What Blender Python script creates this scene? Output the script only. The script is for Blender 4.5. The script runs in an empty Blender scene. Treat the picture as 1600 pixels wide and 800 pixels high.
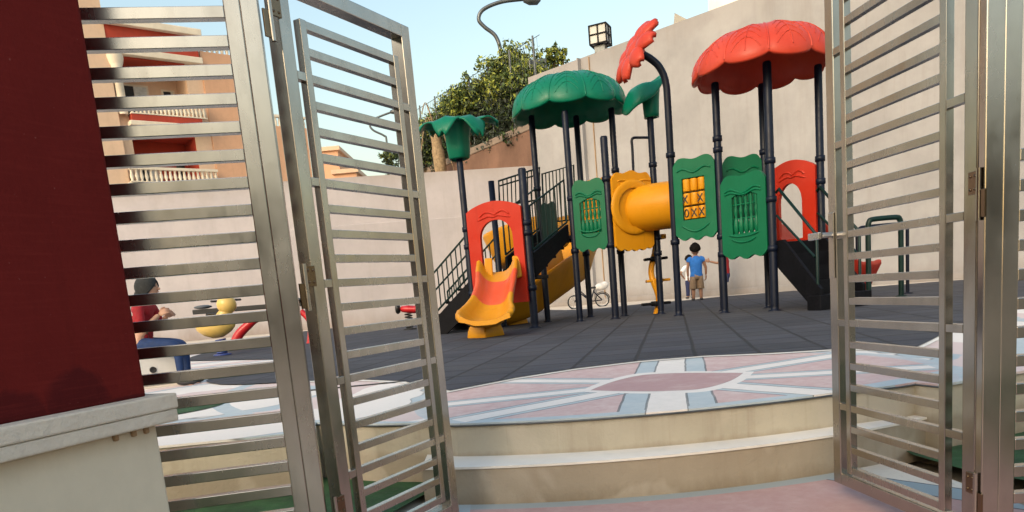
import bpy, bmesh, math, random
from mathutils import Vector, Matrix, noise
R = math.radians
V = Vector
random.seed(7)
SC = bpy.context.scene

# ------------------------------------------------------------------ camera
F, PX, PY, EYE = 1150.0, 800.0, 642.0, 0.58       # focal length and principal point in px of the 1600x800 photo (a crop)
PITCH, ROLL = R(-9.1), R(5.2)
fw = V((0, math.cos(PITCH), math.sin(PITCH)))
_r, _u = V((1, 0, 0)), V((0, -math.sin(PITCH), math.cos(PITCH)))
cr = _r*math.cos(ROLL) - _u*math.sin(ROLL)
cu = _r*math.sin(ROLL) + _u*math.cos(ROLL)
CAM = V((0, 0, EYE))
cd = bpy.data.cameras.new('camera'); cam = bpy.data.objects.new('camera', cd)
SC.collection.objects.link(cam); SC.camera = cam
m = Matrix.Identity(4)
for i in range(3):
    m[i][0] = cr[i]; m[i][1] = cu[i]; m[i][2] = -fw[i]; m[i][3] = CAM[i]
cam.matrix_world = m
cd.sensor_width = 36; cd.lens = 36*F/1600; cd.shift_y = (PY-400)/1600; cd.clip_start = .02; cd.clip_end = 2000

def ray(u, v): return fw + cr*((u-PX)/F) + cu*((PY-v)/F)
def G(u, v, z=0.):                                 # photo pixel -> point on a level plane
    d = ray(u, v); return CAM + d*((z-EYE)/d.z)
def P(u, v, y):                                    # photo pixel -> point at distance y
    d = ray(u, v); return CAM + d*(y/d.y)

# ------------------------------------------------------------------ sky, sun, exposure
SUN_EL, SUN_AZ = R(30), R(215)                     # hazy evening sun behind the viewer, to the left; azimuth clockwise from +Y
w = bpy.data.worlds.new('World'); SC.world = w; w.use_nodes = True
nt = w.node_tree
sky = nt.nodes.new('ShaderNodeTexSky'); sky.sky_type = 'NISHITA'; sky.sun_disc = False
sky.sun_elevation = SUN_EL; sky.sun_rotation = SUN_AZ; sky.air_density = 1.95; sky.dust_density = 4.0; sky.ozone_density = 1.6
bg = nt.nodes['Background']; bg.inputs[1].default_value = .15
nt.links.new(sky.outputs[0], bg.inputs[0])
sd = bpy.data.lights.new('sun', 'SUN'); so = bpy.data.objects.new('sun', sd); SC.collection.objects.link(so)
sd.energy = .5; sd.angle = R(24); sd.color = (1, .88, .7)
sdir = V((math.sin(SUN_AZ)*math.cos(SUN_EL), math.cos(SUN_AZ)*math.cos(SUN_EL), math.sin(SUN_EL)))
so.rotation_euler = sdir.to_track_quat('Z', 'Y').to_euler()
vs = SC.view_settings; vs.view_transform = 'Standard'; vs.look = 'None'; vs.gamma = 1; vs.use_curve_mapping = False
vs.exposure = 0.88

# ------------------------------------------------------------------ materials
def newmat(name):
    mt = bpy.data.materials.new(name); mt.use_nodes = True
    return mt, mt.node_tree, mt.node_tree.nodes['Principled BSDF']
class N:
    """tiny node helper"""
    def __init__(s, nt): s.nt = nt; s.n = nt.nodes; s.l = nt.links
    def put(s, a, b):
        if isinstance(a, bpy.types.NodeSocket): s.l.new(a, b)
        else:
            b.default_value = a
    def math(s, op, a, b=None, c=None):
        x = s.n.new('ShaderNodeMath'); x.operation = op; s.put(a, x.inputs[0])
        if b is not None: s.put(b, x.inputs[1])
        if c is not None: s.put(c, x.inputs[2])
        return x.outputs[0]
    def obj(s):
        return s.n.new('ShaderNodeTexCoord').outputs['Object']
    def map(s, vec, scale=(1, 1, 1), rot=(0, 0, 0), loc=(0, 0, 0)):
        x = s.n.new('ShaderNodeMapping'); s.l.new(vec, x.inputs[0]); x.inputs['Scale'].default_value = scale
        x.inputs['Rotation'].default_value = rot; x.inputs['Location'].default_value = loc; return x.outputs[0]
    def noise(s, vec, scale, detail=4, rough=.55, out='Fac', dist=0):
        x = s.n.new('ShaderNodeTexNoise'); s.l.new(vec, x.inputs['Vector']); x.inputs['Scale'].default_value = scale
        x.inputs['Detail'].default_value = detail; x.inputs['Roughness'].default_value = rough; x.inputs['Distortion'].default_value = dist
        return x.outputs[out]
    def ramp(s, f, stops, interp='LINEAR'):
        x = s.n.new('ShaderNodeValToRGB'); s.l.new(f, x.inputs[0]); cr_ = x.color_ramp; cr_.interpolation = interp
        while len(cr_.elements) > 1: cr_.elements.remove(cr_.elements[-1])
        for i, (p, c) in enumerate(stops):
            e = cr_.elements[0] if i == 0 else cr_.elements.new(p)
            e.position = p; e.color = (c, c, c, 1) if isinstance(c, (int, float)) else (*c, 1)
        return x.outputs[0]
    def mix(s, f, a, b, mode='MIX'):
        x = s.n.new('ShaderNodeMix'); x.data_type = 'RGBA'; x.blend_type = mode
        s.put(f, x.inputs[0])
        for v, k in ((a, 6), (b, 7)):
            if isinstance(v, bpy.types.NodeSocket): s.l.new(v, x.inputs[k])
            else: x.inputs[k].default_value = (*v, 1)
        return x.outputs[2]
    def bump(s, h, strength, dist, bsdf):
        x = s.n.new('ShaderNodeBump'); x.inputs['Strength'].default_value = strength; x.inputs['Distance'].default_value = dist
        s.l.new(h, x.inputs['Height']); s.l.new(x.outputs[0], bsdf.inputs['Normal'])

def plain(name, col, rough=.5, metal=0., var=.25, scale=3., bump=0., bscale=60., coat=0.):
    mt, t, b = newmat(name); h = N(t); o = h.obj()
    n1 = h.noise(o, scale, 5, .6)
    lo = tuple(c*(1-var) for c in col); hi = tuple(min(1, c*(1+var)) for c in col)
    t.links.new(h.ramp(n1, [(.3, lo), (.7, hi)]), b.inputs['Base Color'])
    rr = h.ramp(h.noise(o, scale*4, 4, .6), [(.3, max(.03, rough*.75)), (.7, min(1, rough*1.25))])
    t.links.new(rr, b.inputs['Roughness']); b.inputs['Metallic'].default_value = metal
    if coat: b.inputs['Coat Weight'].default_value = coat
    if bump: h.bump(h.noise(o, bscale, 4, .6), bump, .01, b)
    return mt

def steel(name, col=(.435, .402, .362)):
    mt, t, b = newmat(name); h = N(t); o = h.obj()
    n1 = h.noise(o, 3.2, 4, .55); n2 = h.noise(h.map(o, (1, 1, .35)), 16, 4, .6); n3 = h.noise(o, 60, 4, .7)
    c = h.ramp(n1, [(.3, tuple(c*.78 for c in col)), (.6, col), (.8, tuple(c*1.15 for c in col))])
    c = h.mix(h.ramp(n2, [(.5, 0), (.8, .35)]), c, tuple(x*.6 for x in col))
    c = h.mix(h.ramp(n3, [(.66, 0), (.74, .35)]), c, (.2, .16, .12))
    t.links.new(c, b.inputs['Base Color']); b.inputs['Metallic'].default_value = 1
    t.links.new(h.ramp(h.math('ADD', h.math('MULTIPLY', n1, .5), h.math('MULTIPLY', n2, .5)), [(.3, .14), (.7, .34)]), b.inputs['Roughness'])
    h.bump(h.noise(o, 7, 2), .12, .004, b)
    return mt

def plaster(name, col, stain=(.25, .2, .15), vert=.35, rough=.85, blotch=.18, bumpy=.3):
    mt, t, b = newmat(name); h = N(t); o = h.obj()
    n1 = h.noise(o, .9, 6, .6); n2 = h.noise(o, 7, 5, .65)
    c = h.ramp(n1, [(.3, tuple(x*(1-blotch) for x in col)), (.7, tuple(min(1, x*(1+blotch*.6)) for x in col))])
    c = h.mix(h.ramp(n2, [(.45, 0), (.85, .3)]), c, tuple(x*.72 for x in col))
    st = h.noise(h.map(o, (1.6, 1.6, .12)), 2.2, 6, .7)
    c = h.mix(h.ramp(st, [(.52, 0), (.8, vert)]), c, stain)
    t.links.new(c, b.inputs['Base Color']); b.inputs['Roughness'].default_value = rough
    h.bump(h.math('ADD', h.noise(o, 45, 5, .6), h.math('MULTIPLY', n2, 1.5)), bumpy, .006, b)
    return mt

M = {}
M['steel'] = steel('brushed_steel')
M['steel_dark'] = steel('dull_hinge_steel', (.2, .14, .09))
M['red_plaster'] = plaster('red_plaster', (.15, .014, .012), (.045, .005, .004), .5, .9, .25, .35)
M['red_plaster'].node_tree.nodes['Principled BSDF'].inputs['Specular IOR Level'].default_value = .12
M['ledge'] = plaster('ledge_stone', (.72, .64, .54), (.38, .28, .19), .45, .85, .22, .8)
M['base_plaster'] = plaster('base_plaster', (.78, .68, .53), (.55, .45, .33), .25)
M['wall'] = plaster('beige_wall', (.35, .338, .342), (.25, .218, .195), .5, .9, .16)
M['wall_left'] = plaster('cream_wall', (.47, .425, .43), (.31, .26, .22), .3, .9, .1)
M['riser'] = plaster('tan_riser', (.455, .41, .325), (.25, .19, .13), .6, .9, .22, .6)
M['orange_wall'] = plaster('orange_wall', (.68, .385, .235), (.4, .22, .13), .25, .9, .08)
M['peach_wall'] = plaster('peach_wall', (.72, .50, .345), (.45, .3, .2), .25, .9, .08)
M['white_trim'] = plaster('cream_trim', (.78, .68, .54), (.5, .4, .3), .2)
M['white_wall'] = plaster('white_wall', (.8, .78, .74), (.6, .55, .5), .1)
M['brick_red'] = plaster('red_band', (.42, .05, .025), (.2, .03, .02), .2)
M['tan_facade'] = plaster('tan_facade', (.42, .33, .24), (.25, .2, .14), .3)
M['dark_in'] = plain('dark_inside', (.012, .010, .010), .6)
M['glass'] = plain('window_glass', (.05, .06, .07), .08)
M['pale_frame'] = plain('pale_frame', (.62, .62, .58), .5)
def plastic(name, col, faded, rough=.36):
    mt, t, b = newmat(name); h = N(t); o = h.obj()
    c = h.mix(h.ramp(h.noise(o, 1.6, 4, .6), [(.35, 0), (.75, .55)]), col, faded)
    c = h.mix(h.ramp(h.noise(h.map(o, (1, 1, .18)), 9, 5, .7), [(.55, 0), (.8, .35)]), c, tuple(x*.45 for x in col))
    c = h.mix(h.ramp(h.noise(o, 34, 5, .75), [(.62, 0), (.72, .4)]), c, tuple(min(1, x*.7+.10) for x in faded))
    t.links.new(c, b.inputs['Base Color'])
    t.links.new(h.ramp(h.noise(o, 6, 5, .65), [(.3, rough*.8), (.7, rough*1.5)]), b.inputs['Roughness'])
    b.inputs['Specular IOR Level'].default_value = .25
    h.bump(h.noise(o, 24, 3), .05, .01, b)
    return mt
M['green'] = plastic('green_plastic', (.001, .108, .046), (.001, .145, .066))
M['canopy_green'] = plastic('canopy_green_plastic', (.001, .135, .075), (.003, .185, .115), .32)
M['red'] = plastic('red_plastic', (.43, .020, .006), (.52, .052, .028))
M['canopy_red'] = plastic('canopy_red_plastic', (.46, .040, .018), (.56, .085, .05))
M['pale_red'] = plastic('worn_red_plastic', (.60, .075, .025), (.66, .15, .07), .3)
M['yellow'] = plastic('yellow_plastic', (.58, .235, .004), (.66, .31, .016))
M['navy'] = plain('navy_steel', (.004, .007, .019), .42, 0, .3, 4)
M['dkgreen'] = plain('dark_green_steel', (.003, .018, .016), .42, 0, .3, 4)
M['black'] = plain('black_plate', (.004, .004, .006), .6, 0, .3, 6)
M['ink'] = plain('black_paint', (.012, .012, .012), .5)
M['rust'] = plain('rust_stripe', (.36, .23, .13), .8)
M['lampgrey'] = plain('grey_lamp_metal', (.10, .11, .12), .4, .6)
M['lampwhite'] = plain('frosted_panel', (.42, .42, .40), .4)
M['stone'] = plaster('brown_stone', (.19, .105, .072), (.08, .05, .035), .5, .95, .35, .9)
M['coping'] = plaster('grey_coping', (.26, .2, .16), (.12, .09, .07), .5, .95, .3, .8)
M['bark'] = plain('bark', (.13, .085, .05), .9, 0, .4, 12, .6, 30)
M['dry'] = plain('dry_frond', (.30, .21, .12), .9, 0, .4, 12, .5, 40)
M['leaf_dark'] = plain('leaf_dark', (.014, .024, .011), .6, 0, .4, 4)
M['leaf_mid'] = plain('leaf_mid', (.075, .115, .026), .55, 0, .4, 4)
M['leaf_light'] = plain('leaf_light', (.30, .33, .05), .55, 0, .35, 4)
M['skin'] = plain('skin', (.30, .15, .09), .5, 0, .1)
M['skin_light'] = plain('skin_light', (.47, .26, .17), .5, 0, .1)
M['hair'] = plain('hair', (.008, .006, .005), .7, 0, .3, 40)
M['blue_cloth'] = plain('blue_cloth', (.02, .15, .50), .85, 0, .15, 14, .3, 40)
M['white_cloth'] = plain('white_cloth', (.76, .77, .8), .85, 0, .08, 14, .3, 40)
M['khaki'] = plain('khaki_cloth', (.24, .16, .10), .9, 0, .2, 20, .3, 40)
M['navy_cloth'] = plain('navy_cloth', (.016, .022, .075), .9, 0, .2, 20, .3, 40)
M['jeans'] = plain('jeans', (.012, .035, .115), .85, 0, .25, 20, .3, 60)
M['red_cloth'] = plain('red_cloth', (.30, .008, .014), .85, 0, .25, 20, .3, 60)
M['scarf'] = plain('grey_scarf', (.018, .019, .019), .9, 0, .25, 20, .3, 60)
M['shoe'] = plain('shoe', (.03, .03, .033), .6)
M['tyre'] = plain('tyre', (.015, .015, .016), .8)
M['chrome'] = plain('spoke_metal', (.5, .5, .5), .3, .9)
M['cream'] = plain('cream_plastic', (.66, .44, .12), .33, 0, .12, 4)
M['crimson'] = plain('crimson_plastic', (.5, .015, .02), .35, 0, .15, 4)
M['blue_metal'] = plain('blue_metal', (.03, .05, .2), .4)
M['stool'] = plaster('white_stool', (.62, .60, .56), (.4, .35, .3), .4)
M['bag'] = plain('white_bag', (.7, .68, .66), .7)

def rubber():
    mt, t, b = newmat('rubber_tiles'); h = N(t); o = h.obj()
    q = h.map(o, (1, 1, 1), (0, 0, R(13)))
    sep = h.n.new('ShaderNodeSeparateXYZ'); h.l.new(q, sep.inputs[0])
    S = .432
    def seam(x, off):
        f = h.math('FRACT', h.math('DIVIDE', h.math('ADD', x, off+200*S), S))
        return h.math('MINIMUM', f, h.math('SUBTRACT', 1, f))
    wob = h.math('MULTIPLY', h.math('SUBTRACT', h.noise(o, 2.2, 2), .5), .02)
    sx = seam(h.math('ADD', sep.outputs[0], wob), .30); sy = seam(h.math('ADD', sep.outputs[1], wob), .05)
    d = h.math('MINIMUM', sx, sy)
    sm = h.ramp(d, [(0, 1), (.018, 1), (.042, 0)])
    wn = h.n.new('ShaderNodeTexWhiteNoise'); wn.noise_dimensions = '2D'
    sn = h.n.new('ShaderNodeVectorMath'); sn.operation = 'SNAP'
    ad = h.n.new('ShaderNodeVectorMath'); ad.operation = 'ADD'; h.l.new(q, ad.inputs[0]); ad.inputs[1].default_value = (.30, .05, 0)
    h.l.new(ad.outputs[0], sn.inputs[0]); sn.inputs[1].default_value = (S, S, 1)
    h.l.new(sn.outputs[0], wn.inputs['Vector'])
    c = h.ramp(wn.outputs['Value'], [(0, (.016, .018, .028)), (1, (.038, .041, .059))])
    c = h.mix(h.ramp(h.noise(o, 1.1, 5, .65), [(.35, 0), (.75, .5)]), c, (.078, .078, .086))
    c = h.mix(h.ramp(h.noise(h.map(o, (1, 5, 1), (0, 0, R(-10))), 2.4, 5, .7), [(.5, 0), (.8, .35)]), c, (.125, .118, .115))
    c = h.mix(h.ramp(h.noise(o, 260, 2), [(.4, 0), (.8, .4)]), c, (.03, .03, .034))
    c = h.mix(h.ramp(h.noise(o, 30, 2), [(.72, 0), (.75, .5)]), c, (.16, .14, .11))
    c = h.mix(h.math('MULTIPLY', sm, .9), c, (.010, .010, .012))
    h.l.new(c, b.inputs['Base Color']); b.inputs['Roughness'].default_value = .82
    h.bump(h.math('SUBTRACT', h.math('MULTIPLY', h.noise(o, 150, 3), .3), sm), .5, .012, b)
    return mt
M['rubber'] = rubber()
for k_, v_ in (('navy', .25), ('dkgreen', .25), ('black', .15), ('hair', .08)):
    M[k_].node_tree.nodes['Principled BSDF'].inputs['Specular IOR Level'].default_value = v_

PINK, BLUE, WHITE = (.50, .33, .32), (.38, .45, .49), (.74, .69, .65)
DISC = (.905, 4.17)
def paving():
    """painted cement: a pink disc with pale arms edged in blue, pink fields between"""
    mt, t, b = newmat('painted_paving'); h = N(t); o = h.obj()
    nz = h.n.new('ShaderNodeTexNoise'); h.l.new(o, nz.inputs['Vector']); nz.inputs['Scale'].default_value = 3.5; nz.inputs['Detail'].default_value = 3
    dv = h.n.new('ShaderNodeVectorMath'); dv.operation = 'MULTIPLY_ADD'; h.l.new(nz.outputs['Color'], dv.inputs[0])
    dv.inputs[1].default_value = (.02, .02, 0); h.l.new(o, dv.inputs[2])
    sp = h.n.new('ShaderNodeSeparateXYZ'); h.l.new(dv.outputs[0], sp.inputs[0])
    x = h.math('SUBTRACT', sp.outputs[0], DISC[0]+.01); y = h.math('SUBTRACT', sp.outputs[1], DISC[1]+.01)
    r = h.math('SQRT', h.math('ADD', h.math('MULTIPLY', x, x), h.math('MULTIPLY', y, y)))
    white = blue = line = None
    for a, wd in ((23, .075), (76, .095), (141, .07), (185, .07), (211, .075), (257, .095), (302, .08), (345, .07)):
        ca, sa = math.cos(R(a)), math.sin(R(a))
        al = h.math('ADD', h.math('MULTIPLY', x, ca), h.math('MULTIPLY', y, sa))
        pe = h.math('ABSOLUTE', h.math('SUBTRACT', h.math('MULTIPLY', y, ca), h.math('MULTIPLY', x, sa)))
        on = h.math('GREATER_THAN', al, 0)
        wm = h.math('MULTIPLY', on, h.math('LESS_THAN', pe, wd))
        bm = h.math('MULTIPLY', on, h.math('LESS_THAN', pe, wd+(.125 if wd > .09 else .05)))
        e1 = h.math('LESS_THAN', h.math('ABSOLUTE', h.math('SUBTRACT', pe, wd)), .006)
        e2 = h.math('LESS_THAN', h.math('ABSOLUTE', h.math('SUBTRACT', pe, wd+(.125 if wd > .09 else .05))), .006)
        ln = h.math('MULTIPLY', on, h.math('MAXIMUM', e1, e2))
        white = wm if white is None else h.math('MAXIMUM', white, wm)
        blue = bm if blue is None else h.math('MAXIMUM', blue, bm)
        line = ln if line is None else h.math('MAXIMUM', line, ln)
    big = h.noise(o, .8, 3, .5); fine = h.noise(o, 14, 5, .7)
    pinkv = h.mix(h.ramp(fine, [(.35, 0), (.7, .7)]), PINK, (.62, .52, .50))
    bluev = h.mix(h.ramp(fine, [(.35, 0), (.75, .6)]), BLUE, (.5, .55, .56))
    whitev = h.mix(h.ramp(fine, [(.4, 0), (.8, .5)]), WHITE, (.56, .53, .49))
    c = h.mix(h.math('MULTIPLY', line, 0), pinkv, pinkv)
    c = h.mix(blue, c, bluev); c = h.mix(white, c, whitev)
    c = h.mix(h.math('MULTIPLY', line, .8), c, (.10, .11, .12))
    ca, sa = math.cos(R(9)), math.sin(R(9))
    lp_ = h.math('ADD', h.math('MULTIPLY', x, ca), h.math('MULTIPLY', y, sa)); lq_ = h.math('ABSOLUTE', h.math('SUBTRACT', h.math('MULTIPLY', y, ca), h.math('MULTIPLY', x, sa)))
    lens = h.math('ADD', lq_, h.math('MULTIPLY', h.math('POWER', h.math('ABSOLUTE', lp_), 1.6), 1.38))
    c = h.mix(h.math('LESS_THAN', lens, .50), c, whitev)
    c = h.mix(h.math('LESS_THAN', h.math('ABSOLUTE', h.math('SUBTRACT', lens, .395)), .006), c, (.25, .2, .2))
    disc = h.math('LESS_THAN', lens, .395)
    c = h.mix(disc, c, h.mix(h.ramp(fine, [(.3, 0), (.8, .5)]), (.40, .24, .24), (.5, .36, .35)))
    # outside the medallion: white ground with winding pale bands
    out = h.math('GREATER_THAN', r, 1.42)
    x2 = h.math('SUBTRACT', sp.outputs[0], -2.2); y2 = h.math('SUBTRACT', sp.outputs[1], 5.0)
    r2 = h.math('SQRT', h.math('ADD', h.math('MULTIPLY', x2, x2), h.math('MULTIPLY', y2, y2)))
    f2 = h.math('FRACT', h.math('ADD', h.math('MULTIPLY', r2, 1.05), h.math('MULTIPLY', big, 1.2)))
    c2 = h.ramp(f2, [(0, WHITE), (.42, (.68, .65, .62)), (.43, (.2, .2, .2)), (.44, BLUE), (.54, BLUE), (.55, (.62, .50, .48)), (.85, (.60, .48, .46)), (.86, WHITE)])
    c = h.mix(out, c, c2)
    rim = h.math('MULTIPLY', h.math('GREATER_THAN', r, 1.36), h.math('LESS_THAN', r, 1.45))
    c = h.mix(h.math('MULTIPLY', rim, .8), c, bluev)
    ex = h.math('SUBTRACT', sp.outputs[0], .76); ey = h.math('SUBTRACT', sp.outputs[1], 6.24)
    er = h.math('SQRT', h.math('ADD', h.math('MULTIPLY', ex, ex), h.math('MULTIPLY', ey, ey)))
    edge = h.math('MULTIPLY', h.math('GREATER_THAN', er, 2.93), h.math('LESS_THAN', er, 3.05))
    c = h.mix(h.math('MULTIPLY', edge, h.math('SUBTRACT', 1, white)), c, bluev)
    # wear
    c = h.mix(h.ramp(h.noise(o, 2.6, 6, .7), [(.5, 0), (.8, .4)]), c, (.70, .65, .60))
    c = h.mix(h.ramp(h.noise(o, 40, 4, .7), [(.58, 0), (.75, .3)]), c, (.3, .27, .24))
    h.l.new(c, b.inputs['Base Color']); b.inputs['Roughness'].default_value = .7
    h.bump(h.math('ADD', fine, h.math('MULTIPLY', line, -1)), .3, .005, b)
    return mt
M['paving'] = paving()

def low_paving():
    mt, t, b = newmat('lower_paving'); h = N(t); o = h.obj()
    fine = h.noise(o, 14, 5, .7)
    sp = h.n.new('ShaderNodeSeparateXYZ'); h.l.new(o, sp.inputs[0])
    X, Y = sp.outputs[0], sp.outputs[1]
    wob = h.math('MULTIPLY', h.math('SUBTRACT', h.noise(o, 3, 2), .5), .05)
    c = h.mix(h.ramp(fine, [(.35, 0), (.75, .6)]), (.40, .245, .235), (.5, .37, .355))
    t1 = h.math('ADD', h.math('ADD', X, wob), h.math('MULTIPLY', h.math('SUBTRACT', Y, 3.05), .75))   # skewed bands on the right
    c = h.mix(h.math('GREATER_THAN', t1, 1.34), c, (.26, .33, .37))
    c = h.mix(h.math('GREATER_THAN', t1, 1.52), c, (.66, .61, .53))
    for e in (1.34, 1.52):
        c = h.mix(h.math('LESS_THAN', h.math('ABSOLUTE', h.math('SUBTRACT', t1, e)), .006), c, (.08, .08, .09))
    cx, cy, RR = .62, 6.23, 3.165
    dx = h.math('SUBTRACT', X, cx); dy = h.math('SUBTRACT', Y, cy)
    rr = h.math('SQRT', h.math('ADD', h.math('MULTIPLY', dx, dx), h.math('MULTIPLY', dy, dy)))
    c = h.mix(h.math('MULTIPLY', h.math('LESS_THAN', rr, RR+.075), h.math('LESS_THAN', t1, 1.52)), c, (.30, .34, .35))
    c = h.mix(h.math('LESS_THAN', X, -.22), c, (.34, .40, .43))
    c = h.mix(h.math('LESS_THAN', X, -.36), c, (.64, .60, .54))
    c = h.mix(h.ramp(h.noise(o, 40, 4, .7), [(.58, 0), (.75, .35)]), c, (.25, .22, .2))
    h.l.new(c, b.inputs['Base Color']); b.inputs['Roughness'].default_value = .7
    h.bump(fine, .3, .005, b)
    return mt
M['low_paving'] = low_paving()
def grime(mat, bands, crack=0.):
    """dirt the thing itself carries: splash marks near given heights, hairline cracks"""
    mt = M[mat]; h = N(mt.node_tree); bs = mt.node_tree.nodes['Principled BSDF']; c = bs.inputs['Base Color'].links[0].from_socket; o = h.obj()
    sp = h.n.new('ShaderNodeSeparateXYZ'); h.l.new(o, sp.inputs[0])
    for z0, z1, col, amt, sc in bands:
        g = h.math('DIVIDE', h.math('SUBTRACT', sp.outputs[2], z0), z1-z0)
        g = h.math('ADD', g, h.math('MULTIPLY', h.math('SUBTRACT', h.noise(h.map(o, (1, 1, .4)), sc, 5, .7), .5), 1.6))
        c = h.mix(h.ramp(g, [(0, amt), (.9, 0)]), c, col)
    if crack:
        v = h.n.new('ShaderNodeTexVoronoi'); v.feature = 'DISTANCE_TO_EDGE'; v.inputs['Scale'].default_value = crack
        wv = h.n.new('ShaderNodeVectorMath'); wv.operation = 'MULTIPLY_ADD'; nn = h.n.new('ShaderNodeTexNoise'); h.l.new(o, nn.inputs['Vector']); nn.inputs['Scale'].default_value = 3
        h.l.new(nn.outputs['Color'], wv.inputs[0]); wv.inputs[1].default_value = (.35, .35, .35); h.l.new(o, wv.inputs[2]); h.l.new(wv.outputs[0], v.inputs['Vector'])
        k = h.math('MULTIPLY', h.ramp(v.outputs['Distance'], [(0, 1), (.006, .7), (.012, 0)]), h.ramp(h.noise(o, 1.3, 2), [(.5, 0), (.56, .8)]))
        c = h.mix(k, c, (.10, .075, .055))
    h.l.new(c, bs.inputs['Base Color'])
grime('riser', [(-.35, -.26, (.19, .14, .095), .75, 9), (-.175, -.13, (.2, .15, .10), .5, 9), (-.012, -.04, (.2, .15, .10), .5, 12)])
grime('wall', [(0, .5, (.2, .16, .13), .6, 1.6), (7.0, 6.4, (.26, .22, .2), .3, 1.4)])
grime('wall_left', [(0, .5, (.24, .18, .14), .6, 1.6), (4.5, 4.0, (.3, .25, .21), .45, 1.4)])
grime('ledge', [(.31, .328, (.40, .31, .22), .5, 14)])
def patches(mat, sc, amt, light, dark):
    mt = M[mat]; h = N(mt.node_tree); bs = mt.node_tree.nodes['Principled BSDF']; c = bs.inputs['Base Color'].links[0].from_socket; o = h.obj()
    c = h.mix(h.ramp(h.noise(h.map(o, (1, 1, .7)), sc, 3, .5, dist=.6), [(.56, 0), (.60, amt)]), c, light)
    c = h.mix(h.ramp(h.noise(h.map(o, (3.2, 3.2, .10)), sc*3, 4, .65), [(.58, 0), (.78, amt*1.3)]), c, dark)
    h.l.new(c, bs.inputs['Base Color'])
patches('wall', .45, .30, (.42, .405, .40), (.24, .215, .20))
patches('wall_left', .4, .25, (.54, .49, .48), (.34, .29, .27))
patches('riser', 2.2, .35, (.50, .44, .36), (.30, .235, .17))
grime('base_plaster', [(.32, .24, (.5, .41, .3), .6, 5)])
grime('base_plaster', [(-.3, -.1, (.42, .33, .24), .5, 4)])
M['tread'] = plaster('painted_tread', (.76, .72, .66), (.40, .45, .48), .4, .75, .15)
M['concrete'] = plaster('pale_concrete', (.60, .53, .45), (.4, .34, .28), .3)
M['dirt'] = plaster('street_dirt', (.32, .27, .21), (.2, .17, .13), .3)
M['turf'] = plain('artificial_turf', (.02, .075, .022), .9, 0, .45, 9, .8, 220)

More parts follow.
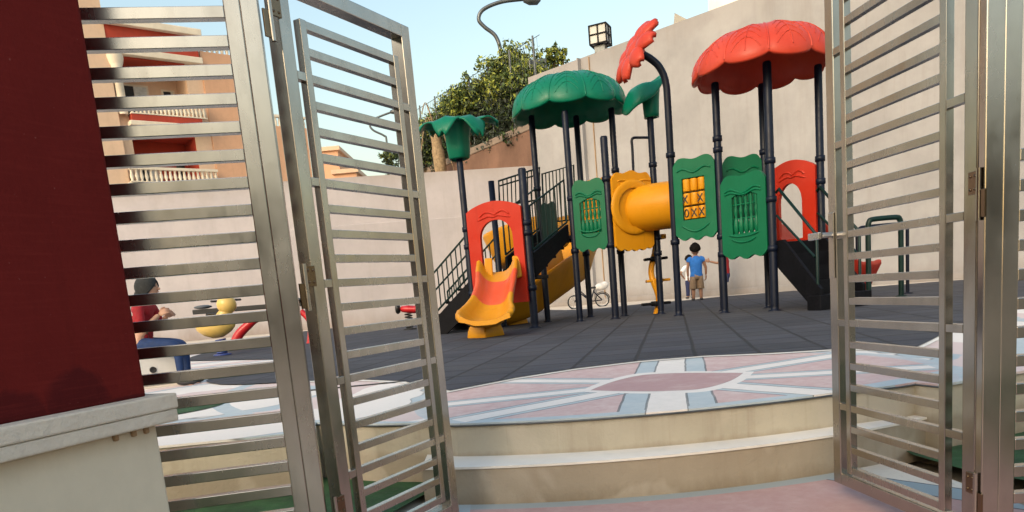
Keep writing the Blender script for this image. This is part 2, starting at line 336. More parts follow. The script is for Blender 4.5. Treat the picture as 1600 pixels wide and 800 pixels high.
# ------------------------------------------------------------------ mesh helpers
class MB:
    def __init__(s): s.v = []; s.f = []; s.m = []; s.sm = []; s.mi = 0
    def add(s, vs_, fs, smooth=False):
        b = len(s.v); s.v += [tuple(v) for v in vs_]
        for f in fs:
            s.f.append([b+i for i in f]); s.m.append(s.mi); s.sm.append(smooth)
        return s
    def box(s, c, size, ax=None):
        c = V(c); ax = ax or (V((1, 0, 0)), V((0, 1, 0)), V((0, 0, 1)))
        hx, hy, hz = [a*(d/2) for a, d in zip(ax, size)]
        vs_ = [c+hx*i+hy*j+hz*k for k in (-1, 1) for j in (-1, 1) for i in (-1, 1)]
        return s.add(vs_, [(0, 2, 3, 1), (4, 5, 7, 6), (0, 1, 5, 4), (2, 6, 7, 3), (0, 4, 6, 2), (1, 3, 7, 5)])
    def beam(s, a, b, w, h, up=V((0, 0, 1))):
        a, b = V(a), V(b); d = (b-a); L = d.length; d.normalize()
        side = d.cross(up)
        if side.length < 1e-4: side = d.cross(V((0, 1, 0)))
        side.normalize(); u2 = side.cross(d)
        return s.box((a+b)/2, (L, w, h), (d, side, u2))
    def tube(s, pts, r, n=8, cap=True):
        pts = [V(p) for p in pts]; rs = r if isinstance(r, (list, tuple)) else [r]*len(pts)
        t0 = (pts[1]-pts[0]).normalized(); ref = V((0, 0, 1)) if abs(t0.z) < .9 else V((1, 0, 0))
        nrm = t0.cross(ref).normalized(); vs_ = []
        for i, p in enumerate(pts):
            t = (pts[min(i+1, len(pts)-1)]-pts[max(i-1, 0)]).normalized()
            nrm = (nrm-t*nrm.dot(t)).normalized(); bn = t.cross(nrm)
            for k in range(n):
                a = 2*math.pi*k/n; vs_.append(p+(nrm*math.cos(a)+bn*math.sin(a))*rs[i])
        fs = [(i*n+k, i*n+(k+1) % n, (i+1)*n+(k+1) % n, (i+1)*n+k) for i in range(len(pts)-1) for k in range(n)]
        s.add(vs_, fs, True)
        if cap:
            s.add(vs_[:n], [tuple(range(n))[::-1]]); s.add(vs_[-n:], [tuple(range(n))])
        return s
    def lathe(s, base, prof, n=16, axis=V((0, 0, 1))):
        base = V(base); axis = axis.normalized(); ref = V((1, 0, 0)) if abs(axis.x) < .9 else V((0, 1, 0))
        e1 = axis.cross(ref).normalized(); e2 = axis.cross(e1); vs_ = []
        for r, z in prof:
            for k in range(n):
                a = 2*math.pi*k/n; vs_.append(base+axis*z+(e1*math.cos(a)+e2*math.sin(a))*r)
        return s.add(vs_, [(i*n+k, i*n+(k+1) % n, (i+1)*n+(k+1) % n, (i+1)*n+k) for i in range(len(prof)-1) for k in range(n)], True)
    def prism(s, poly, z0, z1, smooth=False):
        n = len(poly); vs_ = [(p[0], p[1], z0) for p in poly]+[(p[0], p[1], z1) for p in poly]
        return s.add(vs_, [tuple(range(n))[::-1], tuple(range(n, 2*n))]+[(i, (i+1) % n, n+(i+1) % n, n+i) for i in range(n)])
    def slab(s, poly3, nrm, th):
        n = len(poly3); nrm = V(nrm); a = [V(p)-nrm*th/2 for p in poly3]; b = [V(p)+nrm*th/2 for p in poly3]
        return s.add(a+b, [tuple(range(n))[::-1], tuple(range(n, 2*n))]+[(i, (i+1) % n, n+(i+1) % n, n+i) for i in range(n)])
    def grid(s, rows, smooth=True, close=False):
        nr, nc = len(rows), len(rows[0]); vs_ = [p for r_ in rows for p in r_]
        fs = [(i*nc+j, i*nc+(j+1) % nc, (i+1)*nc+(j+1) % nc, (i+1)*nc+j) for i in range(nr-1) for j in range(nc if close else nc-1)]
        return s.add(vs_, fs, smooth)
    def build(s, name, mat, parent=None, bevel=0., solid=0.):
        me = bpy.data.meshes.new(name); me.from_pydata(s.v, [], s.f)
        for mm in (mat if isinstance(mat, (list, tuple)) else [mat]): me.materials.append(mm)
        me.polygons.foreach_set('material_index', s.m); me.polygons.foreach_set('use_smooth', s.sm)
        bm = bmesh.new(); bm.from_mesh(me); bmesh.ops.recalc_face_normals(bm, faces=bm.faces); bm.to_mesh(me); bm.free()
        o = bpy.data.objects.new(name, me); SC.collection.objects.link(o)
        if bevel:
            q = o.modifiers.new('bevel', 'BEVEL'); q.width = bevel; q.segments = 2; q.limit_method = 'ANGLE'; q.angle_limit = R(35)
        if solid:
            q = o.modifiers.new('solid', 'SOLIDIFY'); q.thickness = solid; q.offset = 0
        if parent: put(o, parent)
        return o

def put(o, parent):
    o.parent = parent
    loc = parent.location if parent.type == 'EMPTY' else V((0, 0, 0))
    o.matrix_parent_inverse = Matrix.Translation(-V(loc))
def tag(o, label, cat, group=None):
    o['label'] = label; o['category'] = cat
    if group: o['group'] = group
    return o
def thing(name, loc, label, cat, group=None):
    o = bpy.data.objects.new(name, None); SC.collection.objects.link(o); o.location = loc; o.empty_display_size = .1
    return tag(o, label, cat, group)
def struct(o): o['kind'] = 'structure'; return o
def stuff(o): o['kind'] = 'stuff'; return o
def xy(p, z=0.): return V((p[0], p[1], z))
def bez(pts, n=10):
    """Catmull-Rom through the points"""
    pts = [V(p) for p in pts]; out = []
    q = [pts[0]*2-pts[1]]+pts+[pts[-1]*2-pts[-2]]
    for i in range(1, len(q)-2):
        for k in range(n):
            t = k/n; a, b_, c, d = q[i-1], q[i], q[i+1], q[i+2]
            out.append(.5*((2*b_)+(c-a)*t+(2*a-5*b_+4*c-d)*t*t+(3*b_-a-3*c+d)*t**3))
    out.append(pts[-1]); return out

# ------------------------------------------------------------------ ground
ZL = -.33
struct(MB().add([(-400, -300, ZL-.06), (400, -300, ZL-.06), (400, 700, ZL-.06), (-400, 700, ZL-.06)], [(0, 1, 2, 3)]).build('ground', M['dirt']))
struct(MB().add([(-.62, -4, ZL-.004), (2.3, -4, ZL-.004), (1.75, 3.14, ZL-.004), (1.7, 3.7, ZL-.004), (-.62, 3.7, ZL-.004)], [(0, 1, 2, 3, 4)]).build('path', M['low_paving']))
lt = MB().add([(-5, -1, ZL+.03), (-.62, -1, ZL+.03), (-.62, 2.9, ZL+.03), (-.42, 3.34, ZL+.03), (-.42, 4.2, ZL+.03), (-5, 4.2, ZL+.03)], [range(6)])
stuff(lt.build('artificial_turf', M['turf']))
rt_pts = [(1.62, 3.45)]
rt = MB().add([(2.35, -1, ZL+.03), (6, -1, ZL+.03), (6, 4.2, ZL+.03), (1.95, 4.2, ZL+.03), (1.78, 3.22, ZL+.03), (1.83, 2.9, ZL+.03), (1.98, 2.6, ZL+.03), (2.2, 2.3, ZL+.03)], [range(8)])
stuff(rt.build('artificial_turf', M['turf']))

# raised plaza: tan sides, painted top
SCX, SCY = .75, 6.23
def arc(Rr, x0, x1, n=16):
    return [(x0+(x1-x0)*i/n, SCY-math.sqrt(Rr*Rr-(x0+(x1-x0)*i/n-SCX)**2)) for i in range(n+1)]
front = [(-9, 3.35), (-3, 3.50), (-1.83, 3.53), (-1.12, 3.56), (-1.03, 3.84), (-.69, 3.62), (-.45, 3.53)]+arc(3.0, -.27, 1.46)+[(1.8, 3.37), (1.89, 3.40), (1.93, 3.27), (2.6, 3.5), (4.2, 4.1), (9, 5.5)]
outline = front+[(30, 9), (30, 40), (-40, 40), (-40, 3.35)]
pl = MB(); n = len(outline)
pl.add([(x, y, ZL-.05) for x, y in outline]+[(x, y, -.012) for x, y in outline], [(i, (i+1) % n, n+(i+1) % n, n+i) for i in range(n)])
struct(pl.build('plaza_edge', M['riser']))
tp = MB()                                            # top skin with a thin painted lip
lip = [(x, y-.008) for x, y in outline]
tp.add([(x, y, -.012) for x, y in lip]+[(x, y, 0) for x, y in lip], [tuple(range(n, 2*n))]+[(i, (i+1) % n, n+(i+1) % n, n+i) for i in range(n)])
struct(tp.build('plaza', M['paving']))
struct(MB().tube([(x, y-.009, -.012) for x, y in front[3:-3]], .0045, 5).build('plaza_border', M['lampgrey']))
# the step below it
a2 = [(-.43+2.4*i/20, SCY-math.sqrt(3.165**2-(-.43+2.4*i/20-.62)**2)) for i in range(21)]
back = [(1.97, 3.60), (-.43, 3.60)]
st_ = thing('entrance_step', (.75, 3.2, ZL), 'curved tan concrete step with a pale painted tread below the paved plaza', 'step')
sb = MB(); pp = a2+back
sb.prism(pp, ZL-.03, -.172); sb.build('riser', M['riser'], st_)
MB().prism([(x, y-(.008 if i < len(a2) else 0)) for i, (x, y) in enumerate(pp)], -.17, -.16).build('tread', M['tread'], st_)

# rubber floor: outline through points read off the ground
def gp(*uv): return [tuple(G(*p)[:2]) for p in uv]
near = gp((1480, 520), (1445, 538), (1430, 545), (1300, 547), (1200, 553), (1100, 557), (1000, 565), (900, 577), (805, 592), (703, 612), (661, 605), (631, 597), (560, 594), (490, 596), (437, 599))
tongue = gp((380, 602), (345, 602), (325, 599), (322, 596), (335, 590), (355, 585), (395, 580), (428, 576), (460, 571), (468, 567), (432, 562), (380, 563), (288, 565), (300, 558), (330, 549))
far = [(-5.6, 15.5), (-6.2, 21.5), (-4, 23.3), (0, 23.2), (1.2, 21.6)]+[tuple(G(*p)[:2]) for p in ((884, 485), (940, 482), (1015, 474), (1071, 469.7), (1127, 464), (1240, 454.7), (1340, 450.5), (1466, 440.5))]+[(14, 11.6), (12, 8.5), (5.2, 7.4), (4.0, 6.1)]
stuff_r = MB(); ol = near+tongue+far; k = len(ol)
bm = bmesh.new(); vsr = [bm.verts.new((x, y, .004)) for x, y in ol]; bm.faces.new(vsr); bmesh.ops.triangulate(bm, faces=bm.faces[:])
me = bpy.data.meshes.new('rubber_floor'); bm.to_mesh(me); bm.free(); me.materials.append(M['rubber'])
ro = bpy.data.objects.new('rubber_floor', me); SC.collection.objects.link(ro); struct(ro)
for p in me.polygons:
    if p.normal.z < 0: p.flip()
q = MB()                                             # white painted border along the rubber
for (x0, y0), (x1, y1) in zip(near[:-1], near[1:]):
    q.add([(x0, y0+.03, .0045), (x1, y1+.03, .0045), (x1-.01, y1-.07, .0045), (x0-.01, y0-.07, .0045)], [(0, 1, 2, 3)])
struct(q.build('painted_border', M['tread']))
# groove along the near edge
ge = MB().tube([(-1.5, 5.40, .002), (-.45, 5.43, .002), (1, 5.46, .002), (2.5, 5.50, .002), (3.2, 5.52, .002)], .009, 6)
struct(ge.build('floor_joint', M['ink']))
# green round patch let into the plaza
c0 = V((-2.5, 5.02, .005)); MBt = MB().add([c0+V((math.cos(a)*.52, math.sin(a)*.46, 0)) for a in [2*math.pi*i/32 for i in range(32)]], [range(32)])
stuff(MBt.build('turf_patch', M['turf']))

# concrete strip along the back walls
bm = bmesh.new(); cs = [(-30, 12), (-6, 16), (-2, 20), (2, 18), (6, 14), (9, 11), (14, 8), (30, 10), (30, 39), (-30, 39)]
bm.faces.new([bm.verts.new((x, y, .004)) for x, y in cs]); bmesh.ops.triangulate(bm, faces=bm.faces[:])
me = bpy.data.meshes.new('pavement'); bm.to_mesh(me); bm.free(); me.materials.append(M['concrete'])
co = bpy.data.objects.new('pavement', me); SC.collection.objects.link(co); struct(co)
ro.location.z = .005

# ------------------------------------------------------------------ walls
def wallrun(mb, a, b, th, z0, z1):
    a, b = V((a[0], a[1], 0)), V((b[0], b[1], 0)); d = (b-a).normalized(); nb = V((-d.y, d.x, 0))   # thickness goes to the far side
    q = [a, b, b+nb*th, a+nb*th]
    mb.prism([(p.x, p.y) for p in q], z0, z1)
WA, WB = V((-16, 21.3, 0)), V((1.40, 24.25, 0))
wl = thing('boundary_wall', (-6, 23, 0), 'long low cream boundary wall with a thicker lower half behind the slides', 'wall')
q = MB(); wallrun(q, WA, WB, .3, -.3, 4.47); q.build('wall', M['wall_left'], wl)
dW = (WB-WA).normalized(); off = V((dW.y, -dW.x, 0))*.09
q = MB(); wallrun(q, WA+off, WB+off+dW*.03, .09, -.3, 3.06); q.build('plinth', M['wall_left'], wl, bevel=.015)
BA, BB = V((1.42, 24.02, 0)), V((15.4, 10.0, 0))
wr = thing('tall_wall', (7, 18.5, 0), 'tall plain beige wall running behind the red canopy up to the right gate leaf', 'wall')
q = MB(); wallrun(q, BA, BB, .35, -.3, 7.05); q.build('wall', M['wall'], wr)
dB = (BB-BA).normalized(); nB = V((dB.y, -dB.x, 0))
if nB.y > 0: nB = -nB
q = MB(); wallrun(q, BA+nB*.06-dB*.002, BB+nB*.06, .06, -.3, .16); q.build('skirting', M['wall'], wr, bevel=.01)
def on_plane(u, v, A, B):
    d = ray(u, v); e = B-A; nn = V((-e.y, e.x, 0)); t = (A-CAM).dot(nn)/d.dot(nn); return CAM+d*t
p1 = on_plane(935, 300, BA, BB); p1.z = 0
q = MB(); q.beam(p1+nB*.012+V((0, 0, .16)), p1+nB*.012+V((0, 0, 7.0)), .05, .02, up=dB); q.build('rust_stripe', M['rust'], wr)
p2_ = on_plane(921, 300, BA, BB); p2_.z = 0
q = MB(); q.beam(p2_+nB*.02+V((0, 0, .16)), p2_+nB*.02+V((0, 0, 7.04)), .26, .04, up=dB); q.build('pilaster', M['wall'], wr)
# cube lamp on the wall
pc = on_plane(933, 68, BA, BB); pc = V((pc.x, pc.y, 7.05)) - nB*.17
wl_ = thing('wall_lamp', pc, 'cube shaped lantern with frosted panes standing on top of the tall beige wall', 'lamp')
ax = (V((dB.x*.94-nB.x*.34, dB.y*.94-nB.y*.34, 0)).normalized(),); ax = (ax[0], V((-ax[0].y, ax[0].x, 0)), V((0, 0, 1)))
MB().box(pc+V((0, 0, .09)), (.3, .3, .18), ax).build('base', M['lampgrey'], wl_)
gl = MB(); gl.box(pc+V((0, 0, .45)), (.47, .47, .47), ax).build('pane', M['lampwhite'], wl_)
fr = MB(); c = pc+V((0, 0, .45))
for i in (-1, 0, 1):
    for j in (-1, 0, 1):
        if abs(i)+abs(j) >= 1:
            fr.beam(c+ax[0]*.245*i+ax[1]*.245*j-V((0, 0, .25)), c+ax[0]*.245*i+ax[1]*.245*j+V((0, 0, .25)), .036, .036, up=ax[0]) if (i and j) or abs(i)+abs(j) == 1 else None
            fr.beam(c+ax[0]*.245*i-ax[1]*.25+V((0, 0, .245*j)), c+ax[0]*.245*i+ax[1]*.25+V((0, 0, .245*j)), .036, .036)
            fr.beam(c-ax[0]*.25+ax[1]*.245*i+V((0, 0, .245*j)), c+ax[0]*.25+ax[1]*.245*i+V((0, 0, .245*j)), .034, .034)
fr.build('frame', M['black'], wl_)
# pale building behind the tall wall
pb_ = thing('pale_building', (9, 24, 0), 'pale building top with a stone coloured end showing above the tall wall', 'building')
A_, B_ = P(1054, 20, 23), P(1098, 0, 24.6)
q = MB(); e0, e1 = xy(A_), xy(B_); q.prism([(e0.x, e0.y), (e1.x, e1.y), (e1.x+1, e1.y+4), (e0.x+1, e0.y+5)], 0, A_.z); q.build('end_wall', M['coping' if 0 else 'white_trim'], pb_)
q = MB(); q.prism([(e1.x+.05, e1.y-.4), (e1.x+14, e1.y-10.4), (e1.x+16, e1.y-6), (e1.x+2, e1.y+3)], 0, A_.z+1.6); q.build('wall', M['white_wall'], pb_)

# brown stone retaining wall with netting fence and hedge
RA, RB = xy(P(650, 280, 34.0)), xy(P(845, 205, 25.6))
rw = thing('retaining_wall', (-1, 30, 0), 'brown stone retaining wall with a grey coping rising behind the low cream wall', 'wall')
q = MB(); wallrun(q, RA, RB, .5, -.3, 5.95); q.build('wall', M['stone'], rw)
q = MB(); wallrun(q, RA+V((0, -.07, 0)), RB+V((0, -.07, 0)), .6, 5.95, 6.2); q.build('coping', M['coping'], rw, bevel=.03)
dR = (RB-RA).normalized(); nR = V((-dR.y, dR.x, 0))
if nR.y < 0: nR = -nR
fe = thing('mesh_fence', tuple(RA+V((0, 0, 6.2))), 'tall wire fence on thin grey posts along the top of the brown retaining wall', 'fence')
LR = (RB-RA).length
for i in range(7):
    b0 = RA+dR*(.6+i*(LR-1)/6)+nR*.25
    MB().tube([b0+V((0, 0, 6.2)), b0+V((0, 0, 8.9))], .035, 6).build('post', M['lampgrey'], fe)
q = MB()
for zz in (6.35, 7.5, 8.8): q.tube([RA+nR*.25+V((0, 0, zz)), RB+nR*.25+V((0, 0, zz))], .012, 5)
for i in range(60):
    b0 = RA+nR*.25+dR*(LR*i/60); q.tube([b0+V((0, 0, 6.3)), b0+V((0, 0, 8.8))], .006, 3)
q.build('wire_mesh', M['lampgrey'], fe)

def leaves(mb, pts, size, rng, up=.3):
    for p, mi in pts:
        a = rng.uniform(0, 6.283); t = rng.uniform(-1, 1)
        d = V((math.cos(a)*math.sqrt(1-t*t), math.sin(a)*math.sqrt(1-t*t), t)); e = d.cross(V((rng.uniform(-1, 1), rng.uniform(-1, 1), rng.uniform(-1, 1)+.01))).normalized()
        s = size*rng.uniform(.6, 1.4); mb.mi = mi
        mb.add([p-e*s*.38, p+d*s, p+e*s*.38, p-d*s*.7], [(0, 1, 2, 3)])
LM = [M['leaf_dark'], M['leaf_mid'], M['leaf_light']]
def clump(pts, c, rad, n, rng, mats):
    """leaves spread through an ellipsoid, denser towards its shell"""
    for _ in range(n):
        a = rng.uniform(0, 6.283); t = rng.uniform(-1, 1); r = rng.uniform(.15, 1)**.5
        d = V((math.cos(a)*math.sqrt(1-t*t)*rad[0], math.sin(a)*math.sqrt(1-t*t)*rad[1], t*rad[2]))*r
        p = V(c)+d; p += V((noise.noise(p*1.7), noise.noise(p*1.7+V((9, 0, 0))), noise.noise(p*1.7+V((0, 9, 0)))))*.3
        pts.append((p, rng.choices((0, 1, 2), mats)[0]))
rng = random.Random(3)
# climbing hedge over the fence, outline following the photo
hd = thing('hedge', tuple(RA+dR*8+V((0, 0, 6.2))), 'dark overgrown hedge with yellow green tips climbing the fence above the brown stone wall', 'hedge')
pts = []; tips = []
prof = [(655, 205), (672, 190), (690, 166), (705, 162), (720, 148), (735, 146), (750, 138), (765, 128), (780, 112), (800, 108), (815, 112), (832, 118), (850, 115)]
hp = []
for (u, v) in prof:
    a = on_plane(u, v, RA+nR*.5, RB+nR*.5); hp.append((a-(RA+nR*.5)).dot(dR)); hp[-1] = (hp[-1], a.z)
for i in range(len(hp)-1):
    (s0, z0), (s1, z1) = hp[i], hp[i+1]
    for k in range(9):
        t = (k+.5)/9; s_ = s0+(s1-s0)*t; zt = z0+(z1-z0)*t
        zz = 6.0
        while zz < zt-.2:
            cpt = RA+dR*s_+nR*rng.uniform(.15, .9)+V((0, 0, zz+rng.uniform(-.1, .2)))
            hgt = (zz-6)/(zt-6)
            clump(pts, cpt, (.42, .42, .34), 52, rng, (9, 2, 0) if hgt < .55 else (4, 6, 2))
            zz += .42
        if rng.random() < .9:
            clump(tips, RA+dR*s_+nR*rng.uniform(.3, .9)+V((0, 0, zt-.1)), (.35, .35, rng.uniform(.25, .5)), 60, rng, (2, 5, 4))
            p0 = RA+dR*s_+nR*.6+V((0, 0, zt)); L = rng.uniform(.2, .8)
            for j in range(10): tips.append((p0+V((rng.uniform(-.1, .1), 0, L*j/10)), rng.choice((1, 2, 2))))
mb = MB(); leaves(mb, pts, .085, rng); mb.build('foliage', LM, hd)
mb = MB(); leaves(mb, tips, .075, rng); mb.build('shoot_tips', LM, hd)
sm_ = MB()
for i in range(14):
    b0 = RA+dR*(1+i*(LR-2)/13)+nR*.7
    sm_.tube(bez([b0+V((0, 0, 6.0)), b0+V((rng.uniform(-.3, .3), 0, 7)), b0+V((rng.uniform(-.5, .5), .1, 8.2))], 5), [.04]*10+[.015], 5)
sm_.build('stem', M['bark'], hd)
def tree(label, base, crowns, seed, mats, n=105, leaf=.085, group=None, trunk_r=.12):
    rg = random.Random(seed); t = thing('leafy_tree', base, label, 'tree', group)
    base = V(base); top = sum((V(c) for c, r in crowns), V())/len(crowns)
    tr = MB(); mid = base.lerp(top, .55)
    tr.tube(bez([base, base.lerp(mid, .5)+V((.08, .05, 0)), mid], 5), [trunk_r]*6+[trunk_r*.8]*4+[trunk_r*.7], 8)
    pts = []
    for c, r in crowns:
        c = V(c); tr.tube(bez([mid, mid.lerp(c, .6)+V((rg.uniform(-.2, .2), 0, .15)), c], 4), [trunk_r*.6]*4+[trunk_r*.35]*4+[trunk_r*.15], 6)
        for _ in range(int(10*r*r*6)+6):
            a = V((rg.gauss(0, .5), rg.gauss(0, .5), rg.gauss(0, .45)))*r
            clump(pts, c+a, (r*.32, r*.32, r*.26), n//3, rg, mats)
    tr.build('trunk', M['bark'], t); mb = MB(); leaves(mb, pts, leaf, rg); mb.build('crown', LM, t)
    return t
def at(u, v, y): return tuple(P(u, v, y))
def tree_px(label, u, v0, y, cl, seed, mats, **k):
    b = P(u, v0, y); b.z = 0 if k.pop('low', 1) else 6.0
    return tree(label, tuple(b), [(at(cu, cv, y), r) for cu, cv, r in cl], seed, mats, **k)
tree_px('bright yellow green tree rising highest behind the hedge near the end of the tall wall', 797, 205, 28.5, [(795, 105, .75), (808, 122, .8), (785, 128, .7), (803, 95, .45), (818, 112, .6), (790, 150, .8), (815, 150, .8)], 5, (1, 5, 5))
tree_px('yellow green shrub tree behind the hedge above the green palm top', 745, 205, 30.0, [(742, 155, .7), (725, 160, .6), (758, 150, .6), (710, 172, .5), (765, 140, .5)], 6, (2, 5, 4))
tree_px('small loose shrub growing beside the floodlight box on the tall wall end', 866, 150, 27.5, [(862, 95, .4), (872, 90, .38), (868, 78, .22), (850, 100, .3), (880, 92, .2)], 8, (1, 4, 5), n=40, leaf=.1)
tree_px('dark small tree seen between the bars of the left gate leaf', 612, 270, 40.0, [(612, 245, .55), (606, 252, .4), (622, 250, .6)], 9, (5, 4, 1))
tree_px('low dark bush behind the cream wall left of the dry palm trunk', 655, 270, 33.0, [(655, 245, .6), (668, 235, .6), (662, 220, .4), (690, 235, .7)], 10, (6, 3, 1))
# dry palm trunk
dp = thing('dead_palm', tuple(xy(P(685, 260, 31))), 'dry pale palm trunk with hanging dead fronds in front of the hedge', 'dead palm')
q = MB(); b0 = P(688, 262, 30.5); t0 = P(678, 196, 30.5); q.tube(bez([xy(b0, 4), b0, b0.lerp(t0, .5), t0], 5), [.22]*5+[.25]*5+[.2]*5+[.10], 9); q.build('trunk', M['dry'], dp)
for i in range(9):
    a = rng.uniform(0, 6.28); r = rng.uniform(.3, .9); L = rng.uniform(.3, 1.6); p = b0.lerp(t0, rng.uniform(.55, 1))
    MB().tube(bez([p, p+V((math.cos(a)*r*.5, math.sin(a)*r*.4, .35 if i % 2 else .9)), p+V((math.cos(a)*r, math.sin(a)*r*.5, -L if i % 2 else .5))], 5), [.03]*5+[.02]*5+[.008], 4).build('frond', M['dry'], dp)

# floodlight box
fbp = P(840, 103, 27.0)
fb = thing('floodlight', tuple(fbp), 'grey box floodlight on a post behind the end of the tall wall', 'floodlight')
MB().box(fbp, (.62, .4, .36)).build('housing', M['lampgrey'], fb, bevel=.03)
MB().box(fbp+V((-.02, -.205, .01)), (.5, .02, .26)).build('lens', M['glass'], fb)
MB().tube([xy(fbp, 0), fbp-V((0, 0, .18))], .06, 8).build('post', M['lampgrey'], fb)
# street lamps
def lamp(y, pts, head, r, label):
    p3 = bez([P(u, v, y) for u, v in pts], 6); base = xy(p3[0])
    t = thing('street_lamp', tuple(base), label, 'street lamp', 'curved street lamps')
    MB().tube([base]+p3, [r*1.3]+[r]*len(p3), 8).build('pole', M['lampgrey'], t)
    h0, h1 = P(*head[0], y), P(*head[1], y); d = (h1-h0)
    MB().lathe(h0-d*.1, [(.01, 0), (r*1.5, .02*d.length), (r*2.6, .4*d.length), (r*2.2, .9*d.length), (.01, 1.1*d.length)], 10, d).build('lamp_head', M['lampgrey'], t)
lamp(30, [(784, 150), (783, 105), (782, 78), (774, 56), (757, 42), (748, 30), (755, 15), (783, 3), (822, -2)], [(820, -1), (845, 1)], .075, 'grey street lamp with a large S shaped neck against the open sky')
lamp(62, [(607, 270), (604, 220), (600, 212), (584, 204), (578, 196), (583, 187), (596, 181), (612, 175)], [(611, 175), (625, 173)], .08, 'distant curved street lamp seen between the bars of the left gate leaf')

# ------------------------------------------------------------------ apartment building
A, B, C_ = xy(P(160, 200, 36)), xy(P(320, 200, 39)), xy(P(470, 200, 56))
tA = (B-A).normalized(); nA = V((tA.y, -tA.x, 0))
if nA.y > 0: nA = -nA
LA = (B-A).length
def sA(u, v=150): return (on_plane(u, v, A, B)-A).dot(tA)
bd = thing('apartment_building', tuple(A), 'peach and orange apartment building with red bands and white balustrade balconies', 'building')
def wbox(mb, s0, s1, z0, z1, d0, d1):            # d measured outwards from the facade plane
    c = A+tA*((s0+s1)/2)+nA*((d0+d1)/2)+V((0, 0, (z0+z1)/2)); mb.box(c, (s1-s0, d1-d0, z1-z0), (tA, nA, V((0, 0, 1)))); return mb
sL, sR = 1.2, 4.15
wbox(wbox(MB(), -9, .72, -.3, 17.0, -6, .25), .72, sL, -.3, 13.1, -6, 0).build('pier', M['peach_wall'], bd)
q = MB(); wbox(q, sL, sR, -.3, 7.2, -6, 0); wbox(q, sR, LA+.25, -.3, 14.3, -6, 0); wbox(q, sL, sR, 9.65, 10.36, -6, 0); wbox(q, sL, sR, 7.2, 14.3, -6, -1.6); q.build('wall', M['peach_wall'], bd)
wbox(MB(), LA+.26, 6.5, -.3, 13.75, -6, .1).build('side_wall', M['orange_wall'], bd)
wbox(MB(), 6.51, 10.2, -.3, 10.45, -6, .05).build('wing_wall', M['orange_wall'], bd)
for s0, s1, zz in ((LA+.3, 6.5, 13.75), (6.55, 10.2, 10.45)):
    q = MB(); nb_ = int((s1-s0)/.22)
    for i in range(nb_): q.lathe(A+tA*(s0+(s1-s0)*(i+.5)/nb_)+V((0, 0, zz)), [(.06, 0), (.09, .2), (.05, .4), (.07, .46)], 6)
    wbox(q, s0, s1, zz+.46, zz+.58, -.11, .11); q.build('parapet', M['white_trim'], bd)
for args in ((.72, LA+.15, 13.35, 14.34, -1, .22), (sL+.02, sR+.3, 10.1, 10.4, .005, .5)): wbox(MB(), *args).build('red_band', M['brick_red'], bd)
for args in ((.6, LA+.35, 14.34, 14.66, -1.2, .5), (.66, LA+.25, 13.06, 13.35, -1, .42), (sL-.1, sR+.5, 9.88, 10.1, .005, .56), (.6, LA+.2, 7.05, 7.27, .005, .5)): wbox(MB(), *args).build('cornice', M['white_trim'], bd, bevel=.03)
q = MB(); wbox(q, sL+.02, sR-.02, 7.28, 9.6, -1.58, -1.5); wbox(q, sR-.05, sR-.01, 7.28, 9.6, -1.5, -.05); wbox(q, sL+.02, sR-.02, 9.58, 9.64, -1.5, -.05); q.build('balcony_recess', M['brick_red'], bd)
wbox(MB(), sL+.02, sR-.02, 12.98, 13.05, -1.5, .1).build('balcony_ceiling', M['brick_red'], bd)
cap = A+tA*(sL-.22)+nA*.16
MB().lathe(cap+V((0, 0, 12.1)), [(.2, -1.7), (.2, .2), (.25, .25), (.28, .32), (.25, .4), (.33, .6), (.38, .8), (.38, .95)], 14).build('column', M['white_trim'], bd)
for z0, s0, s1, dd in ((10.42, sL, 4.72, .4), (7.3, .72, 4.85, .4)):
    q = MB(); nb_ = 19
    for i in range(nb_): q.lathe(A+tA*(s0+.1+(s1-s0-.2)*i/(nb_-1))+nA*dd+V((0, 0, z0)), [(.06, 0), (.085, .05), (.05, .1), (.095, .26), (.055, .45), (.06, .52), (.075, .58)], 8)
    wbox(q, s0, s1, z0+.58, z0+.70, dd-.11, dd+.11); wbox(q, s0, s1, z0-.01, z0+.04, dd-.12, dd+.12)
    q.build('balustrade', M['white_trim'], bd)
def opening(name, s0, s1, z0, z1, dep, split):
    fr_ = MB(); wbox(fr_, s0, s1, z0, z1, dep, dep+.06); f_ = fr_.build(name, M['white_trim'], bd)
    pn = MB(); wbox(pn, s0+.1, s0+.1+(s1-s0-.2)*split, z0+.1, z1-.1, dep+.06, dep+.09); pn.build('pane', M['dark_in'], f_)
    pn = MB(); wbox(pn, s0+.13+(s1-s0-.2)*split, s1-.1, z0+.1, z1-.1, dep+.06, dep+.085); pn.build('shutter', M['pale_frame'], f_)
opening('balcony_door', 1.45, 2.75, 10.4, 12.3, -1.6, .45)
opening('window', 3.35, 4.0, 11.3, 12.2, -1.6, .75)
opening('balcony_door', 1.6, 2.6, 7.28, 8.45, -1.5, .5)
wbox(MB(), 3.5, 3.9, 7.28, 8.7, -1.5, -1.44).build('doorway', M['dark_in'], bd)
